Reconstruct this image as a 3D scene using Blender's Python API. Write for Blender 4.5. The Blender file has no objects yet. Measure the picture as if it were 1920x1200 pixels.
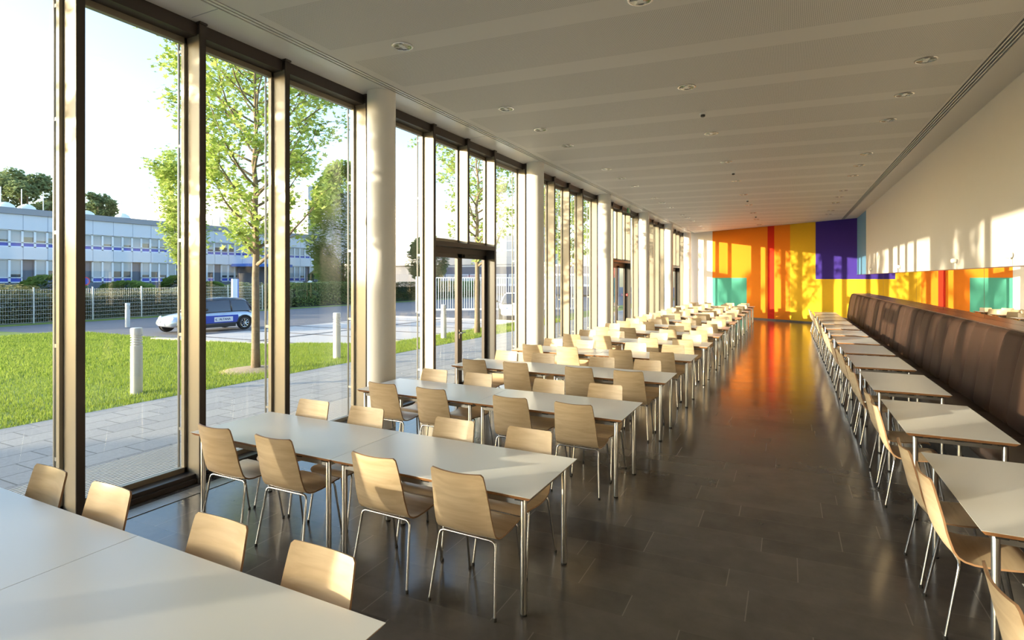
import bpy, math, random
import numpy as np
from mathutils import Vector, Matrix
random.seed(7)
S = bpy.context.scene
C = S.collection
PI = math.pi

# ------------------------------------------------------------------ materials
def newmat(name):
    m = bpy.data.materials.new(name); m.use_nodes = True
    nt = m.node_tree; b = nt.nodes['Principled BSDF']
    return m, nt, b
def N(nt, t, **kw):
    n = nt.nodes.new(t)
    for k, v in kw.items(): setattr(n, k, v)
    return n
def L(nt, a, b): nt.links.new(a, b)
def simple(name, col, rough=.5, metal=0., spec=.5, noise=0., nscale=20., bump=0., bscale=200., coat=0.):
    m, nt, b = newmat(name)
    b.inputs['Base Color'].default_value = (*col, 1)
    b.inputs['Roughness'].default_value = rough
    b.inputs['Metallic'].default_value = metal
    b.inputs['Specular IOR Level'].default_value = spec
    b.inputs['Coat Weight'].default_value = coat
    tc = N(nt, 'ShaderNodeTexCoord')
    if noise:
        n = N(nt, 'ShaderNodeTexNoise'); n.inputs['Scale'].default_value = nscale; n.inputs['Detail'].default_value = 4
        L(nt, tc.outputs['Object'], n.inputs['Vector'])
        r = N(nt, 'ShaderNodeMapRange'); r.inputs[3].default_value = 1 - noise; r.inputs[4].default_value = 1 + noise
        L(nt, n.outputs['Fac'], r.inputs[0])
        mx = N(nt, 'ShaderNodeVectorMath', operation='SCALE'); mx.inputs[0].default_value = col
        L(nt, r.outputs[0], mx.inputs['Scale']); L(nt, mx.outputs[0], b.inputs['Base Color'])
    if bump:
        n2 = N(nt, 'ShaderNodeTexNoise'); n2.inputs['Scale'].default_value = bscale; n2.inputs['Detail'].default_value = 3
        L(nt, tc.outputs['Object'], n2.inputs['Vector'])
        bp = N(nt, 'ShaderNodeBump'); bp.inputs['Strength'].default_value = bump; bp.inputs['Distance'].default_value = .01
        L(nt, n2.outputs['Fac'], bp.inputs['Height']); L(nt, bp.outputs[0], b.inputs['Normal'])
    return m
def math_(nt, op, a, b=None, c=None):
    n = N(nt, 'ShaderNodeMath', operation=op)
    for i, v in enumerate((a, b, c)):
        if v is None: continue
        if isinstance(v, (int, float)): n.inputs[i].default_value = v
        else: L(nt, v, n.inputs[i])
    return n.outputs[0]
def mixc(nt, fac, c1, c2):
    n = N(nt, 'ShaderNodeMix', data_type='RGBA')
    if isinstance(fac, (int, float)): n.inputs[0].default_value = fac
    else: L(nt, fac, n.inputs[0])
    for i, v in ((6, c1), (7, c2)):
        if isinstance(v, tuple): n.inputs[i].default_value = (*v, 1)
        else: L(nt, v, n.inputs[i])
    return n.outputs[2]

MT = {}
MT['laminate'] = simple('white_laminate', (.70, .70, .69), .28, spec=.45)
MT['tabledge'] = simple('plywood_edge', (.50, .24, .10), .45, noise=.2, nscale=60)
MT['steel'] = simple('brushed_steel', (.50, .49, .47), .28, 1.)
MT['chrome'] = simple('satin_chrome', (.62, .61, .60), .18, 1.)
MT['rubber'] = simple('black_rubber', (.02, .02, .02), .6)
MT['blackplastic'] = simple('black_plastic', (.03, .03, .03), .5)
MT['white_paint'] = simple('white_column_paint', (.80, .79, .77), .42, noise=.02, nscale=8)
MT['wall_white'] = simple('white_wall_paint', (.66, .62, .57), .75, noise=.015, nscale=6, bump=.03, bscale=300)
MT['endwhite'] = simple('cream_wall_paint', (.76, .70, .62), .75)
MT['orange'] = simple('orange_wall_paint', (.66, .18, .010), .75, spec=.12, noise=.03, nscale=10)
MT['red'] = simple('red_wall_paint', (.52, .022, .006), .75, spec=.12)
MT['yellow'] = simple('yellow_wall_paint', (.58, .34, .018), .75, spec=.12, noise=.04, nscale=10)
MT['purple'] = simple('violet_wall_paint', (.038, .020, .20), .75, spec=.12)
MT['teal'] = simple('teal_wall_paint', (.07, .31, .235), .75, spec=.12)
MT['bluewall'] = simple('blue_wall_paint', (.10, .25, .42), .6)
MT['soffit'] = simple('gloss_soffit_panel', (.72, .71, .69), .25, spec=.5)
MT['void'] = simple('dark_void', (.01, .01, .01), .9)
MT['bronze'] = simple('bronze_anodised_sheet', (.30, .265, .21), .42, .45, noise=.04, nscale=5)
MT['darkbronze'] = simple('dark_bronze_profile', (.060, .048, .042), .38, .3)
MT['grayprofile'] = simple('grey_guide_rail', (.32, .32, .32), .35, .9)
MT['doorpanel'] = simple('dark_door_side_panel', (.055, .052, .05), .35)
MT['leather'] = simple('brown_leather', (.046, .024, .016), .6, spec=.25, noise=.12, nscale=30, bump=.25, bscale=400)
MT['seatleather'] = simple('dark_brown_leather', (.045, .028, .022), .45, noise=.1, nscale=30, bump=.2, bscale=400)
MT['ledge'] = simple('dark_wood_ledge', (.055, .028, .020), .3, spec=.6)
MT['base'] = simple('dark_plinth', (.03, .028, .026), .5)
MT['whiteplastic'] = simple('white_plastic', (.8, .79, .76), .35)
MT['red_plastic'] = simple('red_plastic', (.7, .02, .02), .4)
MT['green_sign'] = simple('green_sign_face', (.02, .35, .12), .4)
MT['bark'] = simple('tree_bark', (.20, .15, .10), .85, noise=.35, nscale=14, bump=.8, bscale=40)
MT['bollard'] = simple('light_grey_bollard', (.56, .55, .53), .4)
MT['galv'] = simple('galvanised_wire', (.50, .52, .52), .4, .6)
MT['picket'] = simple('white_picket', (.78, .79, .80), .45)
MT['facade'] = simple('pale_blue_grey_panel', (.60, .62, .70), .45, noise=.03, nscale=2)
MT['facade2'] = simple('white_facade_panel', (.50, .48, .46), .5)
MT['roofedge'] = simple('grey_roof_edge', (.26, .27, .31), .6)
MT['joint'] = simple('panel_joint', (.26, .29, .38), .6)
MT['winframe'] = simple('white_window_frame', (.70, .73, .80), .4)
MT['blueinfill'] = simple('blue_infill_panel', (.04, .07, .42), .4)
MT['blind'] = simple('grey_window_blind', (.42, .43, .45), .5)
MT['darkglass'] = simple('dark_window_glass', (.06, .07, .09), .08, spec=.8)
MT['plinthwall'] = simple('dark_grey_plinth', (.13, .14, .18), .7)
MT['asphalt'] = simple('asphalt', (.16, .155, .165), .85, noise=.15, nscale=3, bump=.3, bscale=80)
MT['gravel'] = simple('gravel_pavers', (.50, .46, .43), .9, noise=.25, nscale=40, bump=.5, bscale=60)
MT['darkline'] = simple('dark_paver_line', (.12, .11, .11), .85)
MT['kerb'] = simple('pale_kerb', (.60, .52, .42), .85, noise=.15, nscale=10)
MT['soil'] = simple('sandy_soil', (.36, .27, .18), .95, noise=.4, nscale=12, bump=.8, bscale=30)
MT['carpaint'] = simple('silver_car_paint', (.55, .60, .68), .22, .5, coat=.8)
MT['carwhite'] = simple('white_car_paint', (.80, .81, .83), .25, 0., coat=.6)
MT['carblue'] = simple('blue_door_sticker', (.03, .07, .42), .4)
MT['carroof'] = simple('black_car_roof', (.03, .03, .035), .15, coat=.8)
MT['stickerwhite'] = simple('white_door_sticker', (.75, .78, .84), .4)
MT['ink'] = simple('dark_blue_ink', (.03, .04, .16), .5)
MT['headlight'] = simple('headlight_glass', (.75, .76, .78), .08, .3)
MT['redlight'] = simple('red_tail_light', (.5, .02, .02), .2)
MT['signblue'] = simple('blue_sign_side', (.05, .18, .62), .4)
MT['skylight'] = simple('white_roof_dome', (.75, .77, .80), .3)
MT['grating'] = simple('pale_grating_bar', (.60, .57, .54), .6)
MT['grille'] = simple('aluminium_grille', (.52, .50, .47), .35, .7)

# glass: clear pane that mirrors by Fresnel
def glassmat(name, tint=(.93, .95, .94)):
    m = bpy.data.materials.new(name); m.use_nodes = True; nt = m.node_tree; nt.nodes.clear()
    o = N(nt, 'ShaderNodeOutputMaterial'); mx = N(nt, 'ShaderNodeMixShader')
    t = N(nt, 'ShaderNodeBsdfTransparent'); t.inputs[0].default_value = (*tint, 1)
    g = N(nt, 'ShaderNodeBsdfGlossy'); g.inputs['Roughness'].default_value = .0; g.inputs[0].default_value = (1, .98, .95, 1)
    f = N(nt, 'ShaderNodeFresnel'); f.inputs[0].default_value = 1.5
    ge = N(nt, 'ShaderNodeNewGeometry')
    fac = math_(nt, 'MULTIPLY', f.outputs[0], math_(nt, 'SUBTRACT', 1.0, ge.outputs['Backfacing']))
    L(nt, fac, mx.inputs[0]); L(nt, t.outputs[0], mx.inputs[1]); L(nt, g.outputs[0], mx.inputs[2]); L(nt, mx.outputs[0], o.inputs[0])
    return m
MT['glass'] = glassmat('clear_window_glass')
MT['mirror'] = simple('mirror_silver', (.86, .85, .82), .0, 1.)

def woodmat():
    m, nt, b = newmat('birch_plywood')
    tc = N(nt, 'ShaderNodeTexCoord'); mp = N(nt, 'ShaderNodeMapping'); mp.inputs['Scale'].default_value = (2.2, 26, 26)
    L(nt, tc.outputs['Object'], mp.inputs[0])
    oi = N(nt, 'ShaderNodeObjectInfo')
    va = N(nt, 'ShaderNodeVectorMath', operation='ADD'); L(nt, mp.outputs[0], va.inputs[0])
    cb = N(nt, 'ShaderNodeCombineXYZ'); L(nt, math_(nt, 'MULTIPLY', oi.outputs['Random'], 40.), cb.inputs[0]); L(nt, cb.outputs[0], va.inputs[1])
    n = N(nt, 'ShaderNodeTexNoise'); n.inputs['Scale'].default_value = 1.0; n.inputs['Detail'].default_value = 5; n.inputs['Distortion'].default_value = .6
    L(nt, va.outputs[0], n.inputs['Vector'])
    r = N(nt, 'ShaderNodeValToRGB')
    r.color_ramp.elements[0].position = .30; r.color_ramp.elements[0].color = (.55, .41, .25, 1)
    r.color_ramp.elements[1].position = .68; r.color_ramp.elements[1].color = (.68, .54, .36, 1)
    L(nt, n.outputs['Fac'], r.inputs[0])
    hs = N(nt, 'ShaderNodeHueSaturation'); L(nt, r.outputs[0], hs.inputs['Color'])
    mr = N(nt, 'ShaderNodeMapRange'); mr.inputs[3].default_value = .92; mr.inputs[4].default_value = 1.07
    L(nt, oi.outputs['Random'], mr.inputs[0]); L(nt, mr.outputs[0], hs.inputs['Value'])
    L(nt, hs.outputs[0], b.inputs['Base Color'])
    b.inputs['Roughness'].default_value = .32; b.inputs['Specular IOR Level'].default_value = .45
    return m
MT['wood'] = woodmat()
MT['plyedge'] = simple('dark_ply_edge', (.30, .17, .09), .5)

def floormat():
    m, nt, b = newmat('dark_stone_floor')
    ge = N(nt, 'ShaderNodeNewGeometry'); sp = N(nt, 'ShaderNodeSeparateXYZ'); L(nt, ge.outputs['Position'], sp.inputs[0])
    x = sp.outputs[0]; y = math_(nt, 'SUBTRACT', sp.outputs[1], math_(nt, 'MULTIPLY', x, .045))
    y = math_(nt, 'ADD', y, 60.05)
    q = math_(nt, 'DIVIDE', y, .60)
    fl = math_(nt, 'FLOOR', q); fr = math_(nt, 'FRACT', q)
    wide = math_(nt, 'LESS_THAN', fr, .6)
    row = math_(nt, 'ADD', math_(nt, 'MULTIPLY', fl, 2.), math_(nt, 'SUBTRACT', 1., wide))
    wn = N(nt, 'ShaderNodeTexWhiteNoise', noise_dimensions='1D'); L(nt, row, wn.inputs['W'])
    xo = math_(nt, 'ADD', math_(nt, 'DIVIDE', x, 1.02), math_(nt, 'MULTIPLY', wn.outputs['Value'], 7.3))
    xf = math_(nt, 'FRACT', xo); xi = math_(nt, 'FLOOR', xo)
    def near(v, t, w):
        return math_(nt, 'LESS_THAN', math_(nt, 'ABSOLUTE', math_(nt, 'SUBTRACT', v, t)), w)
    s1 = near(fr, 0., .006); s2 = near(fr, 1., .006); s3 = near(fr, .6, .006)
    s4 = near(xf, 0., .0035); s5 = near(xf, 1., .0035)
    seam = math_(nt, 'MAXIMUM', math_(nt, 'MAXIMUM', s1, s2), s3)
    vse = math_(nt, 'MAXIMUM', s4, s5)
    anys = math_(nt, 'MAXIMUM', seam, vse)
    wn2 = N(nt, 'ShaderNodeTexWhiteNoise', noise_dimensions='2D')
    cb = N(nt, 'ShaderNodeCombineXYZ'); L(nt, xi, cb.inputs[0]); L(nt, row, cb.inputs[1]); L(nt, cb.outputs[0], wn2.inputs['Vector'])
    ns = N(nt, 'ShaderNodeTexNoise'); ns.inputs['Scale'].default_value = 3.5; ns.inputs['Detail'].default_value = 8; ns.inputs['Roughness'].default_value = .65
    L(nt, ge.outputs['Position'], ns.inputs['Vector'])
    v = math_(nt, 'ADD', math_(nt, 'MULTIPLY', wn2.outputs['Value'], .30), math_(nt, 'MULTIPLY', ns.outputs['Fac'], .9))
    r = N(nt, 'ShaderNodeMapRange'); r.inputs[1].default_value = .25; r.inputs[2].default_value = 1.0; r.inputs[3].default_value = 0.; r.inputs[4].default_value = 1.
    L(nt, v, r.inputs[0])
    col = mixc(nt, r.outputs[0], (.062, .056, .052), (.135, .121, .110))
    sc = mixc(nt, vse, (.105, .095, .085), (.17, .155, .135))
    col = mixc(nt, anys, col, sc)
    L(nt, col, b.inputs['Base Color'])
    rr = N(nt, 'ShaderNodeMapRange'); rr.inputs[3].default_value = .08; rr.inputs[4].default_value = .26
    L(nt, ns.outputs['Fac'], rr.inputs[0]); L(nt, rr.outputs[0], b.inputs['Roughness'])
    b.inputs['Specular IOR Level'].default_value = .55
    n3 = N(nt, 'ShaderNodeTexNoise'); n3.inputs['Scale'].default_value = 14; n3.inputs['Detail'].default_value = 4; L(nt, ge.outputs['Position'], n3.inputs['Vector'])
    h = math_(nt, 'SUBTRACT', math_(nt, 'MULTIPLY', n3.outputs['Fac'], .25), anys)
    bp = N(nt, 'ShaderNodeBump'); bp.inputs['Strength'].default_value = .22; bp.inputs['Distance'].default_value = .003
    L(nt, h, bp.inputs['Height']); L(nt, bp.outputs[0], b.inputs['Normal'])
    return m
MT['floor'] = floormat()

def ceilmat():
    m, nt, b = newmat('perforated_ceiling')
    ge = N(nt, 'ShaderNodeNewGeometry'); sp = N(nt, 'ShaderNodeSeparateXYZ'); L(nt, ge.outputs['Position'], sp.inputs[0])
    x = sp.outputs[0]; y = math_(nt, 'SUBTRACT', sp.outputs[1], math_(nt, 'MULTIPLY', x, .09))
    # plain stripe centred on y = 5.20 + 1.3 k
    fr = math_(nt, 'FRACT', math_(nt, 'DIVIDE', math_(nt, 'ADD', y, 65. - 5.20 + .18), 1.30))
    perf = math_(nt, 'GREATER_THAN', fr, .277)
    p = .0165
    fx = math_(nt, 'SUBTRACT', math_(nt, 'FRACT', math_(nt, 'DIVIDE', x, p)), .5)
    fy = math_(nt, 'SUBTRACT', math_(nt, 'FRACT', math_(nt, 'DIVIDE', y, p)), .5)
    d = math_(nt, 'SQRT', math_(nt, 'ADD', math_(nt, 'MULTIPLY', fx, fx), math_(nt, 'MULTIPLY', fy, fy)))
    hole = math_(nt, 'MULTIPLY', math_(nt, 'LESS_THAN', d, .24), perf)
    side = math_(nt, 'MULTIPLY', math_(nt, 'LESS_THAN', x, 2.03), math_(nt, 'GREATER_THAN', x, -4.55))
    hole = math_(nt, 'MULTIPLY', hole, side)
    L(nt, mixc(nt, hole, (.68, .65, .61), (.20, .19, .175)), b.inputs['Base Color'])
    b.inputs['Roughness'].default_value = .6
    return m
MT['ceiling'] = ceilmat()

def pavemat():
    m, nt, b = newmat('grey_paving_slabs')
    ge = N(nt, 'ShaderNodeNewGeometry')
    br = N(nt, 'ShaderNodeTexBrick'); br.inputs['Scale'].default_value = 1.; br.inputs['Brick Width'].default_value = .6; br.inputs['Row Height'].default_value = .4
    br.inputs['Mortar Size'].default_value = .008; br.inputs['Color1'].default_value = (.30, .295, .30, 1); br.inputs['Color2'].default_value = (.36, .35, .345, 1)
    br.inputs['Mortar'].default_value = (.15, .145, .14, 1); br.offset = .5
    mp = N(nt, 'ShaderNodeMapping'); mp.inputs['Rotation'].default_value = (0, 0, PI/2)
    L(nt, ge.outputs['Position'], mp.inputs[0]); L(nt, mp.outputs[0], br.inputs['Vector'])
    n = N(nt, 'ShaderNodeTexNoise'); n.inputs['Scale'].default_value = 30; n.inputs['Detail'].default_value = 4; L(nt, ge.outputs['Position'], n.inputs['Vector'])
    r = N(nt, 'ShaderNodeMapRange'); r.inputs[3].default_value = .8; r.inputs[4].default_value = 1.2; L(nt, n.outputs['Fac'], r.inputs[0])
    s = N(nt, 'ShaderNodeVectorMath', operation='SCALE'); L(nt, br.outputs['Color'], s.inputs[0]); L(nt, r.outputs[0], s.inputs['Scale'])
    L(nt, s.outputs[0], b.inputs['Base Color']); b.inputs['Roughness'].default_value = .8
    return m
MT['paving'] = pavemat()

def leafmat(name, c1, c2, tr=.5):
    m = bpy.data.materials.new(name); m.use_nodes = True; nt = m.node_tree; nt.nodes.clear()
    o = N(nt, 'ShaderNodeOutputMaterial'); mx = N(nt, 'ShaderNodeMixShader'); mx.inputs[0].default_value = tr
    ge = N(nt, 'ShaderNodeNewGeometry')
    col = mixc(nt, ge.outputs['Random Per Island'], c1, c2)
    d = N(nt, 'ShaderNodeBsdfDiffuse'); t = N(nt, 'ShaderNodeBsdfTranslucent')
    L(nt, col, d.inputs[0]); L(nt, col, t.inputs[0])
    L(nt, d.outputs[0], mx.inputs[1]); L(nt, t.outputs[0], mx.inputs[2]); L(nt, mx.outputs[0], o.inputs[0])
    return m
MT['leaf'] = leafmat('spring_leaves', (.30, .42, .08), (.52, .60, .20), .55)
MT['leafdark'] = leafmat('dark_green_leaves', (.16, .22, .10), (.28, .35, .17), .45)
MT['leafmid'] = leafmat('mid_green_leaves', (.14, .24, .05), (.26, .34, .09), .4)
MT['hedge'] = leafmat('hedge_leaves', (.13, .20, .06), (.24, .30, .11), .3)
MT['scrub'] = leafmat('brownish_shrub_leaves', (.22, .25, .11), (.40, .37, .22), .3)
MT['blade'] = leafmat('grass_blades', (.19, .28, .04), (.36, .43, .09), .45)
MT['lawn'] = simple('lawn_ground', (.17, .23, .04), .9, noise=.4, nscale=1.5, bump=.6, bscale=40)

# ------------------------------------------------------------------ mesh helpers
class MB:
    def __init__(s): s.v = []; s.f = []; s.m = []; s.cm = 0
    def add(s, vs, fs):
        o = len(s.v); s.v += [tuple(v) for v in vs]
        for f in fs: s.f.append(tuple(o + i for i in f)); s.m.append(s.cm)
        return s
    def box(s, x0, x1, y0, y1, z0, z1):
        return s.add([(x0,y0,z0),(x1,y0,z0),(x1,y1,z0),(x0,y1,z0),(x0,y0,z1),(x1,y0,z1),(x1,y1,z1),(x0,y1,z1)],
                     [(0,3,2,1),(4,5,6,7),(0,1,5,4),(1,2,6,5),(2,3,7,6),(3,0,4,7)])
    def quad(s, a, b, c, d): return s.add([a,b,c,d], [(0,1,2,3)])
    def prism(s, poly, z0, z1):
        n = len(poly)
        vs = [(x,y,z0) for x,y in poly] + [(x,y,z1) for x,y in poly]
        fs = [tuple(reversed(range(n))), tuple(range(n, 2*n))] + [(i,(i+1)%n,n+(i+1)%n,n+i) for i in range(n)]
        return s.add(vs, fs)
    def tube(s, pts, r, n=10, caps=True):
        pts = [Vector(p) for p in pts]
        rs = r if isinstance(r, (list, tuple)) else [r]*len(pts)
        rings = []; up = None
        for i, p in enumerate(pts):
            if i == 0: t = pts[1]-pts[0]
            elif i == len(pts)-1: t = pts[-1]-pts[-2]
            else: t = (pts[i+1]-p).normalized() + (p-pts[i-1]).normalized()
            t.normalize()
            if up is None:
                up = Vector((0,0,1)) if abs(t.z) < .9 else Vector((1,0,0))
            a = t.cross(up); a.normalize(); b = a.cross(t); up = b
            rings.append([p + (a*math.cos(2*PI*k/n) + b*math.sin(2*PI*k/n))*rs[i] for k in range(n)])
        vs = [v for r_ in rings for v in r_]; fs = []
        for i in range(len(pts)-1):
            for k in range(n):
                fs.append((i*n+k, i*n+(k+1)%n, (i+1)*n+(k+1)%n, (i+1)*n+k))
        if caps:
            fs.append(tuple(reversed(range(n)))); fs.append(tuple(range((len(pts)-1)*n, len(pts)*n)))
        return s.add(vs, fs)
    def lathe(s, prof, n=24, c=(0,0,0), closed=False):
        vs = []; fs = []
        for r, z in prof:
            for k in range(n): vs.append((c[0]+r*math.cos(2*PI*k/n), c[1]+r*math.sin(2*PI*k/n), c[2]+z))
        for i in range(len(prof)-1):
            for k in range(n): fs.append((i*n+k, i*n+(k+1)%n, (i+1)*n+(k+1)%n, (i+1)*n+k))
        if prof[0][0] > 0: fs.append(tuple(reversed(range(n))))
        if prof[-1][0] > 0: fs.append(tuple(range((len(prof)-1)*n, len(prof)*n)))
        return s.add(vs, fs)
    def xform(s, M):
        s.v = [tuple(M @ Vector(v)) for v in s.v]; return s
    def build(s, name, mat, parent=None, smooth=False, bevel=0, loc=None, angle=None):
        me = bpy.data.meshes.new(name); me.from_pydata(s.v, [], s.f); 
        mats = mat if isinstance(mat, (list, tuple)) else [mat]
        for m in mats: me.materials.append(MT[m])
        if len(mats) > 1: me.polygons.foreach_set('material_index', s.m)
        if smooth:
            me.polygons.foreach_set('use_smooth', [True]*len(me.polygons))
            if angle: me.set_sharp_from_angle(angle=angle)
        me.update()
        o = bpy.data.objects.new(name, me); C.objects.link(o)
        if parent: o.parent = parent
        if loc: o.location = loc
        if bevel:
            b = o.modifiers.new('bevel', 'BEVEL'); b.width = bevel; b.segments = 2; b.limit_method = 'ANGLE'; b.angle_limit = .7
        return o
def tag(o, label, cat, group=None, kind=None):
    o['label'] = label; o['category'] = cat
    if group: o['group'] = group
    if kind: o['kind'] = kind
    return o
def empty(name, loc=(0,0,0), rz=0):
    o = bpy.data.objects.new(name, None); C.objects.link(o); o.location = loc; o.rotation_euler = (0,0,rz); o.empty_display_size = .1
    return o
def struct(o): o['kind'] = 'structure'; return o
def kids(o): return [c for c in o.children]
def copy_tree(o, parent=None):
    c = o.copy(); C.objects.link(c); c.parent = parent
    for ch in kids(o): copy_tree(ch, c)
    return c
ORD = ['first','second','third','fourth','fifth','sixth','seventh','eighth','ninth','tenth','eleventh','twelfth','thirteenth','fourteenth','fifteenth','sixteenth']

# ------------------------------------------------------------------ dimensions
XG = -5.43          # glass plane
XM = -5.20          # inner face of the fins
ZC = 4.57           # ceiling
XR = 2.62           # right wall
A = Vector((-5.75, 33.0)); B = Vector((XR, 27.3))     # end wall
Y0 = -9.5

# ------------------------------------------------------------------ shell
fl = MB().prism([(-5.52, Y0), (XR+.2, Y0), (XR+.2, 27.4), (-5.52, 33.0)], -.2, 0).build('floor', 'floor'); struct(fl)
cm = MB()
cm.cm = 0
cm.box(-4.67, 2.06, Y0, 34, ZC, ZC+.05)
cm.box(2.20, XR+.2, Y0, 34, ZC, ZC+.05)
cm.cm = 1
cm.box(-5.75, -4.80, Y0, 34, ZC, ZC+.05)
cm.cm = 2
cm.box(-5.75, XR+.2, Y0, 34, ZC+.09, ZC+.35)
cm.cm = 1
for a, b_, n in ((-4.80, -4.67, 3), (2.06, 2.20, 4)):
    g_ = .024; w = (b_-a-n*g_)/(n-1)
    for i in range(n-1):
        cm.box(a+g_+i*(w+g_), a+g_+i*(w+g_)+w, Y0, 34, ZC+.001, ZC+.03)
struct(cm.build('ceiling', ['ceiling', 'soffit', 'void', 'darkbronze']))
# seams of the soffit panels by the windows
sm = MB()
for k in range(-3, 13): sm.box(-5.19, -4.805, 3.42+2.6*k-.004, 3.42+2.6*k+.004, ZC-.0015, ZC+.01)
struct(sm.build('trim_1', 'roofedge'))
# back wall behind the camera
struct(MB().box(-5.75, XR+.2, Y0-.2, Y0, -.1, ZC+.3).build('wall_back', 'wall_white'))
# right wall : lower part, mirror strip, white upper part, blue painted part
rw = MB(); rw.cm = 0
rw.box(XR, XR+.2, Y0, 27.6, -.1, ZC+.3)
struct(rw.build('wall_right', 'wall_white'))
struct(MB().box(XR-.025, XR-.001, Y0, 24.15, 2.185, ZC).build('wall_right_upper', 'wall_white'))
struct(MB().box(XR-.006, XR-.0005, 24.15, 27.295, 2.185, ZC).build('wall_right_blue', 'bluewall'))
struct(MB().box(XR-.026, XR-.0005, 24.15, 24.165, 2.185, ZC).build('trim_2', 'teal'))
mir = MB().box(XR-.012, XR-.001, Y0, 27.27, 1.35, 2.185).build('wall_mirror', 'mirror'); tag(mir, 'long horizontal mirror strip above the brown bench on the right wall', 'mirror')
mir.name = 'mirror_strip'
for k in range(10): MB().box(XR-.0135, XR-.011, 3.2+2.42*k-.003, 3.2+2.42*k+.003, 1.445, 2.18).build('mirror_joint', 'ledge', mir)
sm = MB().box(XR-.03, XR-.012, Y0, 27.28, 2.178, 2.19).build('top_trim', 'ledge', mir)

# end wall with colour fields : u runs along the wall
def wx(x): return (x - A.x)/(B.x - A.x)
def wp(x, d=0):
    u = wx(x); p = A + (B-A)*u; n = Vector((B-A)).orthogonal().normalized()
    if n.y > 0: n = -n
    return (p.x + n.x*d, p.y + n.y*d)
ew = MB()
def wseg(x0, x1, z0, z1, ci):
    ew.cm = ci
    a = wp(x0); b_ = wp(x1)
    ew.quad((a[0],a[1],z0),(b_[0],b_[1],z0),(b_[0],b_[1],z1),(a[0],a[1],z1))
cols = ['endwhite','orange','red','yellow','purple','teal','wall_white']
wseg(-5.75, -3.64, 0, ZC, 0)
wseg(-3.64, -1.86, 0, 2.06, 5); wseg(-3.64, -1.86, 2.06, ZC, 1)
wseg(-1.86, -.88, 0, ZC, 1); wseg(-.88, -.58, 0, ZC, 2); wseg(-.58, .10, 0, ZC, 1)
wseg(.10, 1.12, 0, ZC, 3); wseg(1.12, XR, 0, 2.0, 3); wseg(1.12, XR, 2.0, ZC, 4)
# thickness behind
a, b_ = wp(-5.75), wp(XR); a2, b2 = wp(-5.75, -.3), wp(XR, -.3)
ew.cm = 6
ew.add([(a[0],a[1],0),(b_[0],b_[1],0),(b2[0],b2[1],0),(a2[0],a2[1],0),(a[0],a[1],ZC+.3),(b_[0],b_[1],ZC+.3),(b2[0],b2[1],ZC+.3),(a2[0],a2[1],ZC+.3)],
       [(1,2,6,5),(2,3,7,6),(3,0,4,7),(4,5,6,7)])
ew.quad((a[0],a[1],ZC),(b_[0],b_[1],ZC),(b_[0],b_[1],ZC+.3),(a[0],a[1],ZC+.3))
struct(ew.build('wall_end', cols))
bb = MB()
p = [wp(-5.2), wp(XR-.02), wp(XR-.02, .02), wp(-5.2, .02)]
bb.prism(p, 0, .07); struct(bb.build('baseboard_end', 'darkbronze'))

# ------------------------------------------------------------------ window wall
mods = [[-7.85,-6.79,-5.75,-4.46],[-2.65,-1.60,-.56,.73],[2.51,3.57,4.61,5.98],[7.60,8.68,9.71,11.14],[12.85,13.90,14.97,16.30],
        [18.02,19.15,20.27,21.47],[23.05,24.2,25.35,26.45],[28.4,29.5,30.6,31.85]]
cols_y = [-4.50, .72, 5.98, 11.14, 16.30, 21.47, 26.45, 31.85]
door_bays = {3: 1, 5: 1, 7: 1}
ys = [y for g in mods for y in g]
prev = Y0
wn = 0
DH = 2.60
for gi, g in enumerate(mods):
    for j, y in enumerate(g):
        wn += 1
        isdoor = gi in door_bays and j in (1, 2)
        nxtdoor = gi in door_bays and j in (0, 1)
        w = struct(empty('window_%d' % wn, (XG, (prev+y)/2, 0)))
        off = Vector((-XG, -(prev+y)/2, 0)); T = Matrix.Translation(off)
        ya, yb = prev, y-.06
        z0 = DH+.08 if isdoor else .09
        MB().box(XG-.006, XG+.006, ya+.04, yb-.03, z0+.04, 4.40).xform(T).build('pane', 'glass', w)
        fr = MB()
        fr.box(XG-.02, XG+.03, ya, ya+.03, z0-.02, 4.44); fr.box(XG-.02, XG+.03, yb-.03, yb, z0-.02, 4.44)
        fr.box(XG-.03, XG+.03, ya, yb, 4.38, 4.44); fr.box(XG-.03, XG+.03, ya, yb, z0-.03, z0+.05)
        fr.xform(T).build('frame', 'bronze', w, bevel=.003)
        # fin
        fz0 = DH+.06 if (gi in door_bays and j == 1) else 0
        MB().box(XG-.025, XM-.012, y-.06, y, fz0, 4.45).xform(T).build('fin', 'bronze', w)
        st = MB().box(XM-.012, XM, y-.062, y+.004, fz0, ZC)
        st.box(XG-.04, XM-.012, y-.06, y, 4.45, ZC)
        st.box(XM-.05, XM+.015, y-.07, y+.012, ZC-.02, ZC)
        st.xform(T).build('cover_strip', 'darkbronze', w)
        hb = MB().box(XG-.08, XM-.05, ya, yb, 4.44, ZC); hb.xform(T).build('head_beam', 'darkbronze', w)
        if not isdoor:
            sl = MB().box(XG-.06, XM-.06, ya, yb, 0, .09).box(XM-.06, XM-.04, ya, yb, 0, .05)
            sl.xform(T).build('sill', 'darkbronze', w, bevel=.004)
        # blind guide rods outside
        rd = MB().tube([(XG-.085, yb-.012, .0), (XG-.085, yb-.012, 4.40)], .012, 8)
        for k in range(5): rd.box(XG-.085, XG-.03, yb-.018, yb-.006, .5+.95*k, .53+.95*k)
        if not isdoor: rd.xform(T).build('blind_guide_rod', 'grayprofile', w)
        if isdoor or (gi in door_bays and False):
            pass
        prev = y
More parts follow.
